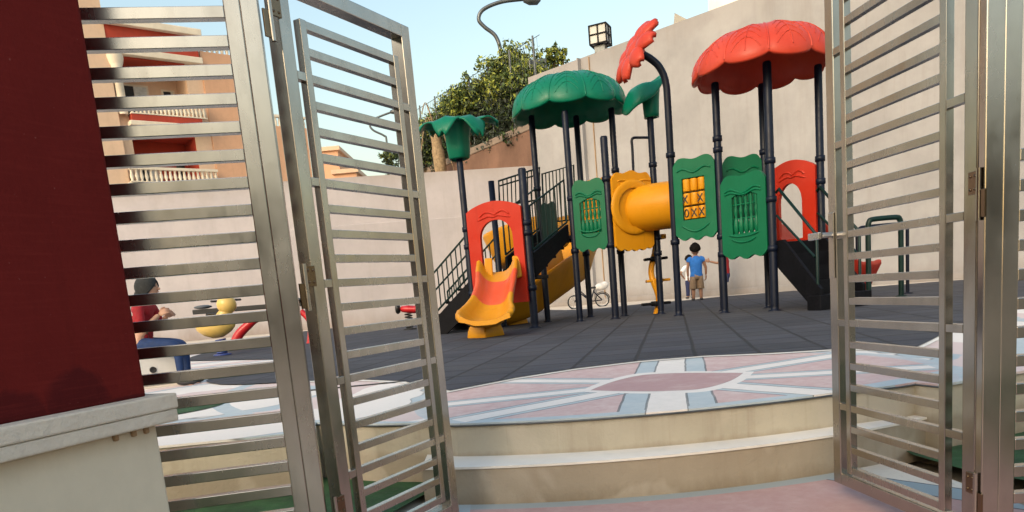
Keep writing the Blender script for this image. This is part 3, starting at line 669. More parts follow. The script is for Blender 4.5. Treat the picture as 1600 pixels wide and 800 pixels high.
# orange building further off
ob = thing('orange_building', tuple(xy(P(520, 260, 60))), 'low stepped orange building far off behind the left gate leaf', 'building')
a, b_ = P(488, 232, 60), P(527, 232, 60); q = MB(); q.prism([(a.x, a.y), (b_.x, b_.y), (b_.x, b_.y+9), (a.x, a.y+9)], 0, a.z-.3); q.build('wall', M['orange_wall'], ob)
MB().prism([(a.x-.2, a.y-.2), (b_.x+.2, b_.y-.2), (b_.x+.2, b_.y+9), (a.x-.2, a.y+9)], a.z-.3, a.z).build('cornice', M['peach_wall'], ob)
a, b_ = P(522, 266, 58), P(556, 266, 58); q = MB(); q.prism([(a.x, a.y), (b_.x, b_.y), (b_.x, b_.y+9), (a.x, a.y+9)], 0, a.z-.3); q.build('annex_wall', M['orange_wall'], ob)
MB().prism([(a.x-.2, a.y-.2), (b_.x+.2, b_.y-.2), (b_.x+.2, b_.y+9), (a.x-.2, a.y+9)], a.z-.3, a.z).build('annex_cornice', M['peach_wall'], ob)

# tan blocks added outside the frame only to give the steel something to reflect
def block(label, a, b_, dep, h, nw, nf):
    a, b_ = V((*a, 0)), V((*b_, 0)); d = (b_-a).normalized(); n_ = V((-d.y, d.x, 0)); n_ = n_ if n_.dot(-a) < 0 else -n_
    t = thing('reflection_block', tuple(a), label, 'building')
    q = MB(); q.prism([tuple(p[:2]) for p in (a, b_, b_+n_*10, a+n_*10)], ZL-.3, h); q.build('wall', M['tan_facade'], t)
    for i in range(nw):
        for j in range(nf):
            p = a.lerp(b_, (i+.5)/nw)+V((0, 0, 2.2+j*3.4)); q = MB(); q.box(p, (1.7, .12, 1.8), (d, n_, V((0, 0, 1)))); q.build('window', M['dark_in'], t)
block('unseen tan block left of the viewer, added for the steel to reflect', (-40, 1), (-13, -33), 10, 11.5, 6, 3)
block('unseen low tan block behind the viewer, added for the steel to reflect', (-8, -34), (40, -30), 10, 7.5, 8, 2)

# ------------------------------------------------------------------ red pillar
K = V((-.985, 2.0, 0)); al = V((math.cos(R(67)), math.sin(R(67)), 0)); bk = V((-al.y, al.x, 0))
def pil(off, z0, z1, ext=0.0):
    p0 = K-bk*off+al*(off*.9); p1_ = p0-al*3.0
    return [(p.x, p.y) for p in (p0, p0+bk*(.5+2*off), p1_+bk*(.5+2*off), p1_)], z0, z1
mt = M['red_plaster']; h = N(mt.node_tree); bs_ = mt.node_tree.nodes['Principled BSDF']; src_ = bs_.inputs['Base Color'].links[0].from_socket
o_ = h.obj(); msk = None
for (u, v, rx, rz) in ((30, 655, .085, .075), (122, 628, .10, .085), (205, 628, .13, .02)):
    c0_ = on_plane(u, v, K, K+al); df = h.n.new('ShaderNodeVectorMath'); df.operation = 'SUBTRACT'; h.l.new(o_, df.inputs[0]); df.inputs[1].default_value = c0_
    sc2 = h.n.new('ShaderNodeVectorMath'); sc2.operation = 'MULTIPLY'; h.l.new(df.outputs[0], sc2.inputs[0]); sc2.inputs[1].default_value = (1/rx, 1/rx, 1/rz)
    ln_ = h.n.new('ShaderNodeVectorMath'); ln_.operation = 'LENGTH'; h.l.new(sc2.outputs[0], ln_.inputs[0])
    k2 = h.ramp(h.math('ADD', ln_.outputs['Value'], h.math('MULTIPLY', h.math('SUBTRACT', h.noise(o_, 14, 4), .5), .7)), [(.8, 1), (1.05, 0)])
    msk = k2 if msk is None else h.math('MAXIMUM', msk, k2)
cc = h.mix(h.math('MULTIPLY', msk, .55), src_, (.045, .006, .008))
br_ = h.noise(h.map(o_, (2.2, 2.2, 34), (0, 0, 0)), 3, 4, .65)
cc = h.mix(h.ramp(br_, [(.5, 0), (.8, .45)]), cc, (.19, .022, .018))
cc = h.mix(h.ramp(h.noise(o_, 55, 3, .7), [(.7, 0), (.76, .5)]), cc, (.30, .12, .10))
h.l.new(cc, bs_.inputs['Base Color'])
pt = thing('gate_pillar', tuple(xy(K, ZL)), 'dark red plastered gate pillar on a chipped white stone ledge and pale base', 'pillar')
MB().prism(*pil(0, .385, 2.9)).build('shaft', M['red_plaster'], pt, bevel=.012)
MB().prism(*pil(.055, .350, .392)).build('ledge', M['ledge'], pt, bevel=.005)
MB().prism(*pil(.051, .315, .349)).build('ledge_step', M['ledge'], pt, bevel=.004)
MB().prism(*pil(.008, ZL-.05, .3155)).build('base', M['base_plaster'], pt, bevel=.01)

for sft in (.045, .085, .14):
    p0 = K-bk*.012+al*(.012-sft); q = MB(); q.box(p0+V((0, 0, .305)), (.014, .012, .022), (al, bk, V((0, 0, 1)))); q.build('mortar_drip', M['rust'], pt, bevel=.004)

# ------------------------------------------------------------------ steel gate
def sq(mb, a, b, w, h=None, up=V((0, 0, 1))):
    return mb.beam(a, b, w, h or w, up)
def hinge(leafp, postp, z, parent):
    leafp, postp = V(leafp), V(postp); d = (postp-leafp); d.z = 0; d.normalize(); nn = V((d.y, -d.x, 0)); nn = nn if nn.y < 0 else -nn
    mid = (leafp+postp)/2
    for s, p in ((-1, leafp), (1, postp)):
        pass
    q = MB(); q.box(V((mid.x, mid.y, z+.018))-d*.024+nn*.004, (.04, .006, .062), (d, nn, V((0, 0, 1))))
    q.box(V((mid.x, mid.y, z-.04))+d*.016+nn*.004, (.022, .006, .075), (d, nn, V((0, 0, 1))))
    for i in (-.034, -.014):
        for j in (0.0, .036):
            q.lathe(V((mid.x, mid.y, z+j))+d*i+nn*.006, [(.0045, 0), (.0045, .003), (.001, .004)], 8, nn)
    h_ = q.build('hinge', M['steel_dark'], parent, bevel=.001)
    q = MB(); q.tube([V((mid.x, mid.y, z-.085))+nn*.006, V((mid.x, mid.y, z+.055))+nn*.006], .0075, 10); q.build('pin', M['steel'], h_)
def leaf(name, label, free, ang, length, s_in, z_top, z_bot, zs, stubs, hz, side):
    t = V((math.cos(R(ang)), math.sin(R(ang)), 0)); fp = V((free[0], free[1], 0)); nn = V((t.y, -t.x, 0))*side
    hp_ = fp-t*length
    g_ = thing(name, tuple(xy(hp_, z_bot)), label, 'gate leaf')
    cen = -nn*.025                                  # tube centre behind the front face
    def at_(s, z, o=V()): return fp+t*s+cen+o+V((0, 0, z))
    q = MB()
    sq(q, at_(-.0251, z_bot), at_(-.0251, z_top), .05, .05, t); sq(q, at_(-length+.0251, z_bot), at_(-length+.0251, z_top), .05, .05, t)
    q.build('stile', M['steel'], g_, bevel=.003)
    q = MB(); sq(q, at_(-length+.0505, z_top-.0225), at_(-.0505, z_top-.0225), .05, .045); q.build('top_rail', M['steel'], g_, bevel=.003)
    q = MB(); sq(q, at_(-length+.0505, z_bot+.0225), at_(-.0505, z_bot+.0225), .05, .045); q.build('bottom_rail', M['steel'], g_, bevel=.003)
    s0, s1 = s_in; f = nn*.0125
    q = MB()
    for s_ in (s0, s1):
        sg = -1 if s_ == s0 else 1
        sq(q, at_(s_+sg*.0135, zs[-1]-.026, f), at_(s_+sg*.0135, zs[0]+.001, f), .027, .027, t)
    q.build('inner_frame', M['steel'], g_, bevel=.002)
    q = MB()
    for z in zs: sq(q, at_(s0+.0005, z-.0125, f), at_(s1-.0005, z-.0125, f), .024, .025)
    for z in stubs:
        sq(q, at_(-length+.05, z-.0125, f), at_(s0-.0275, z-.0125, f), .024, .025); sq(q, at_(s1+.0275, z-.0125, f), at_(-.0505, z-.0125, f), .024, .025)
    q.build('slat_panel', M['steel'], g_, bevel=.0015)
    return g_, t, nn, fp, hp_
zl = [1.44-.0768*k for k in range(22)]
gL, tL, nL, fL, hL = leaf('gate_leaf', 'left steel gate leaf of horizontal slats swung open beside the red arch', (-.247, 2.865), 61.25, .665, (-.552, -.115), 1.562, -.27, zl, [zl[2], zl[6], zl[10], zl[14], zl[18]], None, 1)
zr = [1.49-.0799*k for k in range(22)]
gR, tR, nR_, fR, hR = leaf('gate_leaf', 'right steel gate leaf with lever handle swung open beside the red canopy', (1.245, 2.818), 96.5, .745, (-.596, -.122), 1.62, -.27, zr, [zr[2], zr[6], zr[10], zr[14], zr[18]], None, -1)
# lever latch on the right leaf
zc = .685
bp = fR+V((-.003, 0, 0))
def lp(a, b, c): return fR+tR*a+nR_*b+V((0, 0, c))
q = MB(); q.box(lp(.004, -.024, .645), (.006, .03, .24), (tR, nR_, V((0, 0, 1)))); q.box(lp(-.025, .003, .645), (.036, .006, .24), (tR, nR_, V((0, 0, 1)))); pl_ = q.build('latch_plate', M['steel'], gR, bevel=.002)
q = MB(); q.tube([lp(-.028, 0, zc), lp(-.028, .045, zc)], .010, 10); q.box(lp(.008, .052, zc), (.075, .014, .026), (tR, nR_, V((0, 0, 1)))); q.build('handle', M['chrome'], gR, bevel=.004)
q = MB(); q.tube([lp(-.028, -.05, zc), lp(-.028, -.095, zc)], .010, 10); q.box(lp(-.08, -.098, zc), (.12, .014, .024), (tR, nR_, V((0, 0, 1)))); q.build('handle', M['chrome'], gR, bevel=.004)

# posts with their fixed side panels
qd = V((math.cos(R(11)), math.sin(R(11)), 0)); qn = V((qd.y, -qd.x, 0))
L0 = V((-.70, 2.20, 0))
def side_panel(L0, qd, qn, s_post, sgn, zs, s_far, label, plabel):
    """post tube, then panel stile, then slats running away from the opening; sgn -1 = to the left"""
    fpn = thing('fence_panel', tuple(xy(L0+qd*(s_post+sgn*.05), ZL)), label, 'fence panel')
    a = s_post
    c = -qn*.0245
    po = thing('gate_post', tuple(xy(L0+qd*a, ZL)), plabel, 'gate post')
    p = L0+qd*(a+sgn*.0245)+c
    q = MB(); sq(q, p+V((0, 0, ZL)), p+V((0, 0, 2.1)), .049, .049, qd); q.build('tube', M['steel'], po, bevel=.003)
    q = MB(); q.box(p+V((0, 0, ZL+.006)), (.1, .1, .008), (qd, qn, V((0, 0, 1)))); q.build('foot_plate', M['steel_dark'], po)
    p = L0+qd*(a+sgn*(.0498+.0215))+c
    q = MB(); sq(q, p+V((0, 0, -.26)), p+V((0, 0, 2.05)), .043, .045, qd); q.build('stile', M['steel'], fpn, bevel=.003)
    q = MB(); s_in_ = a+sgn*(.0498+.0432)
    for z in zs: sq(q, L0+qd*s_in_+c+qn*.005+V((0, 0, z-.016)), L0+qd*s_far+c+qn*.005+V((0, 0, z-.016)), .032, .032)
    q.build('slat_panel', M['steel'], fpn, bevel=.002)
    return po, fpn
zp = [1.435-.0765*k for k in range(-7, 22)]
poL, fpL = side_panel(L0, qd, qn, (-.604+.70)/qd.x, -1, zp, -.49, 'fixed steel fence panel of flat slats between the red pillar and the gate', 'square steel gate post carrying the left gate leaf')
qd2 = V((math.cos(R(-4)), math.sin(R(-4)), 0)); qn2 = V((qd2.y, -qd2.x, 0))
L1 = xy(P(1537.5, 400, 2.045))
poR, fpR = side_panel(L1, qd2, qn2, 0, 1, [z-.012 for z in zr[8:]], 1.2, 'fixed steel fence panel at the right edge of the picture', 'square steel gate post carrying the right gate leaf')
for z in (1.43, .665, -.055): hinge(hL+V((.0, 0, 0)), L0+qd*((-.604+.70)/qd.x)+V((.0, .0, 0)), z, gL)
for z in (1.56, .745, -.11): hinge(hR, L1, z, gR)

# ------------------------------------------------------------------ playground set
base0 = G(930, 500)
PS = thing('playground_set', tuple(base0), 'large climbing set with green and red flower canopies, yellow tunnel, slides and navy posts', 'playground set')
def pole(u, v, y, r=.052, z0=0., rounded=True, bands=()):
    t = P(u, v, y); b = V((t.x, t.y, z0)); q = MB()
    prof = [(.001, 0), (r*1.75, 0), (r*1.75, .015), (r*1.05, .03), (r, .06), (r, t.z-z0-.03)]+([(r*.8, t.z-z0-.008), (.001, t.z-z0)] if rounded else [(.001, t.z-z0-.03)])
    q.lathe(b, prof, 14)
    for zb in bands: q.lathe(V((b.x, b.y, zb)), [(r, -.04), (r*1.28, -.035), (r*1.28, .035), (r, .04)], 14)
    q.build('post', M['navy'], PS); return b
p1 = pole(717, 240, 11.9, bands=(.62, 1.35, 1.62)); pb = pole(767, 280, 12.85, rounded=False); p2 = pole(815, 262, 11.5, r=.062, bands=(.62, 1.45, 1.6))
p3 = pole(830, 180, 13.15, bands=(1.3, 2.3)); p4 = pole(882, 172, 12.2, bands=(1.15, 1.98)); p5 = pole(900, 180, 13.6, bands=(1.15, 2.2, 2.33)); p6 = pole(943, 212, 12.0, r=.058, bands=(1.18, 2.2))
p7 = pole(955, 168, 12.75, bands=(1.1, 2.43)); p8 = pole(1015, 170, 12.3, bands=(1.0, 1.25, 2.4))
p10 = pole(1117, 128, 10.8, bands=(.85, 1.1, 2.3, 2.45)); p12 = pole(1198, 95, 10.17, r=.056, bands=(.85, 1.5, 2.0)); p11 = pole(1190, 130, 11.05, bands=(.85, 2.25)); p13 = pole(1278, 100, 10.4, bands=(1.7, 2.0))
p10b = pole(1127, 395, 11.45)
t9 = P(1043, 155, 11.2); p9 = xy(t9)
fl_c = P(994, 80, 11.2)
fp_ = bez([V((p9.x, p9.y, .06)), V((p9.x, p9.y, 1.6)), V((p9.x, p9.y, 3.0)), P(1040, 128, 11.2), P(1031, 106, 11.2), P(1018, 93, 11.2), P(1003, 84, 11.2)], 6)
q = MB(); q.lathe(p9, [(.001, 0), (.09, 0), (.09, .015), (.055, .03), (.052, .08)], 14); q.tube(fp_, .052, 12)
for zb in (1.1, 2.35): q.lathe(V((p9.x, p9.y, zb)), [(.05, -.04), (.067, -.035), (.067, .035), (.05, .04)], 14)
q.build('post', M['navy'], PS)

# decks
def deck(pts, z, name='deck'):
    MB().prism([(p.x, p.y) for p in pts], z-.06, z).build(name, M['black'], PS, bevel=.01)
def shrink(pts, k=.9):
    c = sum(pts, V())/len(pts); return [c+(p-c)*k for p in pts]
deck(shrink([p3, p4, p7, p5], .93), 1.42); deck(shrink([p4+(p6-p4)*.1, p6, p8, p7], .93), 1.34)
deck(shrink([p9, p10, p10b+V((.25, .3, 0)), p9+V((.55, 1.1, 0))], .93), 1.28); deck(shrink([p10, p12, p13, p11], .94), .93)
deck(shrink([p1, p2, V((.86, 12.5, 0)), pb], .93), .82)

# canopies
def canopy(c, r, h, mat, a0, name='canopy'):
    NP, SUB, RW = 10, 10, 14
    def S(a, t):                                   # a in petals from the first boundary, t 0 top .. 1 rim
        f = a % 1.0; ang = a0+2*math.pi*a/NP
        bul = math.sin(math.pi*f)**.7
        th = t*math.pi/2*.98
        rr = r*math.sin(th)**.92*(1+.045*bul*t); z = h*math.cos(th)**.85 if math.cos(th) > 0 else 0
        z += .035*bul*t*(1-t)*2; z -= .07*(bul-.5)*max(0, (t-.7)/.3)**1.5
        return V(c)+V((math.cos(ang)*rr, math.sin(ang)*rr, z))
    rows = [[S(k/SUB, max(.02, i/RW)) for k in range(NP*SUB)] for i in range(RW+1)]
    inn = [[V(c)+(p-V(c))*.955+V((0, 0, -.012)) for p in row] for row in rows[::-1]]
    lipr = [V(c)+(p-V(c))*.985+V((0, 0, -.03)) for p in rows[-1]]
    q = MB(); q.grid(rows+[lipr]+inn[:-1], True, True)
    q.lathe(V(c)+V((0, 0, h-.03)), [(.10, 0), (.10, .04), (.07, .075), (.001, .085)], 16)
    for k in range(NP):                            # seams and leaf veins moulded on every petal
        q.tube([S(k, .08+.92*i/9)+V((0, 0, .004)) for i in range(10)], .014, 5)
        q.tube([S(k+.5, .12+.8*i/8)+V((0, 0, .003)) for i in range(9)], .009, 5)
        for vt in (.38, .5, .62, .74):
            for sg in (-1, 1):
                q.tube([S(k+.5+sg*x*.36, vt+.16*x*x+.04*x)+V((0, 0, .002)) for x in (.05, .3, .6, .9)], .007, 4)
    return q.build(name, mat, PS)
canopy(P(890, 185, 12.95)+V((0, 0, .07)), .93, .60, M['canopy_green'], R(-90-25), 'canopy')
canopy(P(1191, 120, 10.6)+V((0, 0, .04)), .90, .56, M['canopy_red'], R(-90-14), 'canopy')

# palm tops
def palm(c, petals, mat, calyx, name='palm_top'):
    """trumpet calyx with wavy drooping petals; petals = (angle, length, width, lift, droop)"""
    q = MB(); c = V(c)
    rows = []
    for r, z in calyx:
        rows.append([c+V((math.cos(a)*r*(1+.08*math.cos(5*a)), math.sin(a)*r*(1+.08*math.cos(5*a)), z)) for a in [2*math.pi*k/24 for k in range(24)]])
    q.grid(rows, True, True)
    r0, z0 = calyx[-1]
    for a, L, W, lift, droop in petals:
        d = V((math.cos(a), math.sin(a), 0)); s_ = V((-d.y, d.x, 0)); rows = []
        for i in range(11):
            t = i/10; x = r0*.75+L*(1-(1-t)**1.1)*(1-.10*t*t); z = z0-.05+lift*math.sin(min(1, t*1.5)*math.pi/2)-droop*t**2.1
            wdt = W*(math.sin(math.pi*(.16+.80*t))**.75); row = []
            for j in range(9):
                y = (j-4)/4; wav = .018*math.sin(9*t+abs(y)*2)*abs(y)
                row.append(c+d*x+s_*(wdt*y)+V((0, 0, z-.10*W*2*abs(y)**2.2+wav+(.012 if j == 4 else 0))))
            rows.append(row)
        q.grid(rows, True)
    return q.build(name, mat, PS, solid=.022)
cal = [(.13, -.02), (.16, .0), (.185, .12), (.20, .3), (.235, .45), (.30, .56), (.33, .60)]
pt_ = P(717, 247, 11.9)
palm(pt_, [(R(a), L, W, li, dr) for a, L, W, li, dr in ((-172, .46, .24, .07, .16), (-112, .36, .22, .10, .30), (-48, .40, .22, .10, .34), (4, .52, .22, .10, .12), (68, .40, .22, .08, .12), (128, .44, .22, .08, .10))], M['canopy_green'],
     [(.125, -.02), (.15, .0), (.165, .12), (.175, .3), (.20, .43), (.235, .52), (.25, .56)])
pt2 = P(1018, 181, 12.3)
def lily(c, a_low, mat, name='palm_top'):
    """lopsided trumpet leaf: rim sweeping down on one side and standing up on the other"""
    c = V(c); rows = [[] for _ in range(15)]
    n = 40
    for k in range(n):
        a = 2*math.pi*k/n; l = (1+math.cos(a-a_low))/2; w_ = .02*math.sin(5*a)
        P0, P1, P2 = (.118, .20), (.13+.14*l, .52+.22*l), (.20+.27*l**1.3+w_, .50-.47*l**1.6+.10*(1-l)+w_)
        for i in range(15):
            if i < 4: r, z = .105+.013*i/3, -.03+.21*i/3
            else:
                t = (i-4)/10; r = (1-t)**2*P0[0]+2*t*(1-t)*P1[0]+t*t*P2[0]; z = (1-t)**2*P0[1]+2*t*(1-t)*P1[1]+t*t*P2[1]
            rows[i].append(c+V((math.cos(a)*r, math.sin(a)*r, z)))
    q = MB(); q.grid(rows, True, True)
    return q.build(name, mat, PS, solid=.025)
lily(pt2, R(205), M['canopy_green'])

# big red flower
ndir = (P(955, 55, 11.0)-P(990, 80, 11.2)).normalized(); ndir = (ndir+V((0, .25, .05))).normalized()
e1 = V((.6, 0, .8)); e1 = (e1-ndir*e1.dot(ndir)).normalized(); e2 = ndir.cross(e1)
q = MB(); q.lathe(fl_c-ndir*.10, [(.001, -.02), (.075, 0), (.10, .05), (.16, .09), (.19, .13), (.16, .18), (.07, .21), (.001, .22)], 20, ndir); q.build('flower_centre', M['canopy_red'], PS)
for k in range(8):
    a = 2*math.pi*(k+.35)/8; d = e1*math.cos(a)+e2*math.sin(a); s_ = ndir.cross(d); rows = []
    for i in range(9):
        t = i/8; x = .10+.36*t; wdt = .14*math.sin(math.pi*(.18+.75*t))**.7 if t < 1 else .05
        rows.append([fl_c+d*x+s_*(wdt*y)+ndir*(.05+.05*math.sin(t*math.pi)-.05*t-.05*y*y) for y in (-1, -.6, -.2, .2, .6, 1)])
    MB().grid(rows).build('petal', M['canopy_red'], PS, solid=.06)

# panels between two posts; outline in (s 0..1 across, z)
def ringpanel(name, a, b, outer, inner, th, mat, parent=None, push=0., ridges=(), extra_mat=None):
    a, b = V(a), V(b); a.z = b.z = 0; d = b-a; nn = V((d.y, -d.x, 0)).normalized()
    if nn.dot(CAM-a) < 0: nn = -nn
    o = lambda s, z, k=0.: a+d*s+nn*(push+k)+V((0, 0, z))
    W = d.length
    q = MB()
    if inner:
        cx = sum(p[0] for p in inner)/len(inner); cz = sum(p[1] for p in inner)/len(inner)
        def cast(poly, th_):
            dx, dz = math.cos(th_), math.sin(th_); best = 0
            for i in range(len(poly)):
                x0, z0 = (poly[i][0]-cx)*W, poly[i][1]-cz; x1, z1 = (poly[(i+1) % len(poly)][0]-cx)*W, poly[(i+1) % len(poly)][1]-cz
                den = dx*(z1-z0)-dz*(x1-x0)
                if abs(den) < 1e-9: continue
                t = (x0*(z1-z0)-z0*(x1-x0))/den; u = (x0*dz-z0*dx)/den
                if t > 0 and -1e-6 <= u <= 1+1e-6: best = max(best, t)
            return (cx+dx*best/W, cz+dz*best)
        angs = sorted(set([round(math.atan2(p[1]-cz, (p[0]-cx)*W), 5) for p in outer+inner]))
        ou = [cast(outer, x) for x in angs]; iu = [cast(inner, x) for x in angs]; n_ = len(angs)
        vs_ = [o(*p, th/2) for p in ou]+[o(*p, th/2) for p in iu]+[o(*p, -th/2) for p in ou]+[o(*p, -th/2) for p in iu]
        fs = []
        for i in range(n_):
            j = (i+1) % n_
            fs += [(i, j, n_+j, n_+i), (2*n_+i, 3*n_+i, 3*n_+j, 2*n_+j), (i, 2*n_+i, 2*n_+j, j), (n_+i, n_+j, 3*n_+j, 3*n_+i)]
        q.add(vs_, fs)
    else:
        q.slab([o(*p) for p in outer], nn, th)
    for rd in ridges:
        q.tube(bez([o(s, z, th/2) for s, z in rd], 5), [.004]+[.016]*(len(rd)*5-6)+[.004], 6)
    ob_ = q.build(name, mat, parent or PS, bevel=.012)
    return ob_, o, nn, d
def wave_outline(z0, z1, s0=.06, s1=.94, amp=.045, nw=3, ph=.0, arch=.05):
    top, bot = [], []
    for i in range(25):
        t = i/24; s = s0+(s1-s0)*t; e = min(1, min(t, 1-t)*9)
        top.append((s, z1-.06*(1-e)**2+amp*math.sin(2*math.pi*nw*t/2+ph)*e*.6+arch*math.sin(math.pi*t)-arch*.3))
        bot.append((s, z0+.05*(1-e)**2+amp*.5*math.sin(2*math.pi*nw*t+1)*e-arch*.6*math.sin(math.pi*t)))
    return top+bot[::-1]
def wridge(z, amp=.03, s0=.14, s1=.86, ph=0, n=13):
    return [(s0+(s1-s0)*i/(n-1), z+amp*math.sin(3*math.pi*i/(n-1)+ph)+amp*.4) for i in range(n)]
def arc_win(s0, s1, z0, z1, rise=.06, n=9):
    return [(s0, z0)]+[(s0+(s1-s0)*i/(n-1), z1+rise*math.sin(math.pi*i/(n-1))) for i in range(n)][::1][:0]+[(s1, z0)]+[(s1-(s1-s0)*i/(n-1), z1+rise*math.sin(math.pi*i/(n-1))) for i in range(n)]
def spindle_panel(a, b, z0, z1, win, lab):
    w = arc_win(*win)
    pn, o, nn, d = ringpanel('panel', a, b, wave_outline(z0, z1), w, .055, M['green'], ridges=[wridge(z1-.2), wridge(z1-.23, .02), [(.25, z0+.24), (.4, z0+.19), (.6, z0+.19), (.75, z0+.24)], [(.2, z0+.30), (.35, z0+.27), (.5, z0+.262), (.65, z0+.27), (.8, z0+.30)]], push=.03)
    s0, s1, zz0, zz1 = win[:4]; fr_ = MB(); q = MB()
    for sA_, zA, sB_, zB in ((s0, zz0, s1, zz0), (s0, zz1+.03, s1, zz1+.03), (s0, zz0+.42*(zz1-zz0), s1, zz0+.42*(zz1-zz0)), (s0, zz0+.8*(zz1-zz0), s1, zz0+.8*(zz1-zz0))):
        q.tube([o(sA_, zA, -.012), o(sB_, zB, -.012)], .012, 6)
    for i in range(5):
        s = s0+(s1-s0)*(i+.5)/5; h = zz1+.05-zz0
        q.lathe(o(s, zz0, -.012), [(.022, 0), (.034, h*.06), (.042, h*.2), (.030, h*.34), (.016, h*.42), (.026, h*.5), (.030, h*.58), (.015, h*.7), (.026, h*.82), (.020, h)], 10)
    q.build('spindle_grille', M['green'], pn)
    if lab: pn['label'] = lab
    return pn
spindle_panel(p4, p6, 1.16, 2.20, (.24, .80, 1.40, 1.88), 'green panel with a spindle window left of the yellow tunnel')
spindle_panel(p10, p12, .80, 1.87, (.28, .78, 1.10, 1.60), 'green panel with a spindle window under the red canopy')
# noughts and crosses panel
pn, o, nn, d = ringpanel('panel', p9, p10, wave_outline(1.14, 2.23), [(.24, 1.39), (.24, 1.98), (.72, 1.98), (.72, 1.39)], .055, M['green'], ridges=[wridge(2.07), [(.2, 1.32), (.35, 1.25), (.5, 1.22), (.65, 1.25), (.8, 1.32)]], push=.03)
pn['label'] = 'green panel with yellow noughts and crosses rollers'
marks = {(0, 1): '', (1, 0): 'X', (1, 2): 'X', (2, 0): 'O', (2, 1): 'X', (2, 2): 'X', (0, 2): '', (0, 0): '', (1, 1): ''}
W_ = d.length
for (r_, c_), mk in marks.items():
    s = .24+.16*c_+.08; z = 1.98-.197*r_-.098; q = MB()
    q.lathe(o(s, z-.085, -.02), [(.001, 0), (.052, .0), (.055, .01), (.055, .16), (.052, .17), (.001, .17)], 14); q.mi = 1
    sh = {(1, 0): -.02, (1, 2): -.02, (2, 1): .0}.get((r_, c_), 0)
    if mk == 'X':
        for sg in (-1, 1):
            q.beam(o(s+sh-.025/W_*1.4*sg, z-.055, .0375), o(s+sh+.025/W_*1.4*sg, z+.055, .0375), .016, .006, up=nn)
    elif mk == 'O':
        pts = [o(s+math.cos(a)*.028/W_, z+math.sin(a)*.052, .038) for a in [2*math.pi*k/16 for k in range(17)]]; q.tube(pts, .009, 6)
    q.build('game_roller', [M['yellow'], M['ink']], pn)
q = MB()
for r_ in range(4): q.tube([o(.24, 1.975-.195*r_, -.02), o(.72, 1.975-.195*r_, -.02)], .009, 6)
q.build('roller_bar', M['dkgreen'], pn)
# back panels
ringpanel('panel', p10+V((.1, .3, 0)), p11, wave_outline(1.35, 2.20), None, .05, M['green'], ridges=[wridge(2.02)])
ringpanel('panel', p5, p7, wave_outline(1.5, 2.36), None, .05, M['yellow'])
ringpanel('panel', p3+V((.02, -.1, 0)), p3+V((.28, -.32, 0)), wave_outline(1.35, 2.0), None, .05, M['dkgreen'])
# yellow panel with the tunnel
yp, o, nn, d = ringpanel('panel', p6+V((.02, -.05, 0)), p8, wave_outline(1.10, 2.26, .03, .88, .03, 5), None, .055, M['yellow'], ridges=[wridge(2.14, .015)], push=.04)
yc = o(.46, 1.74, .03)
yr = MB(); yr.lathe(yc, [(.30, .0), (.425, .0), (.43, .012), (.415, .03), (.37, .035), (.30, .03)], 36, nn); yr.build('flange', M['yellow'], yp)
tp_ = [P(984, 330, 12.38), P(1000, 327, 12.22), P(1040, 321, 11.98), P(1085, 316, 11.75), P(1110, 314, 11.65)]
q = MB(); q.tube(tp_, .355, 36, cap=False)
tn = q.build('tunnel', M['yellow'], PS, solid=.02)
q = MB(); rr_ = bez([P(1085, 317, 11.75), P(1089, 317, 11.76)], 2); q.tube(rr_, .39, 28); q.build('tunnel_collar', M['yellow'], tn)

# red arch panels
def arch(a, b, z0, z1, win, lab, push=.03):
    out = [(.03, z0), (.97, z0), (.97, z1-.13)]+[(.97-.94*i/16, z1-.13+.13*math.sin(math.pi*i/16)**.8) for i in range(1, 16)]+[(.03, z1-.13)]
    s0, s1, zb, zt = win
    inn = [(s0, zb), (s1, zb)]+[((s0+s1)/2+(s1-s0)/2*math.cos(math.pi*i/14), zt-.26+.26*math.sin(math.pi*i/14)) for i in range(15)]
    pn, o, nn, d = ringpanel('arch_panel', a, b, out, inn, .07, M['red'], push=push, ridges=[[(.25, z1-.22), (.35, z1-.16), (.45, z1-.165), (.52, z1-.20), (.60, z1-.165), (.68, z1-.16), (.78, z1-.22)], [(.22, z1-.27), (.4, z1-.22), (.5, z1-.235), (.6, z1-.22), (.80, z1-.27)]])
    pn['label'] = lab
    return pn, o, nn
arch(p1+V((.02, -.05, 0)), p2+V((-.02, -.04, 0)), .42, 1.98, (.24, .80, .80, 1.70), 'red arch panel over the small slide')
arch(p11+V((.05, -.06, 0)), p13+V((-.02, 0, 0)), .90, 2.05, (.22, .70, .97, 1.74), 'red arch panel under the red canopy')

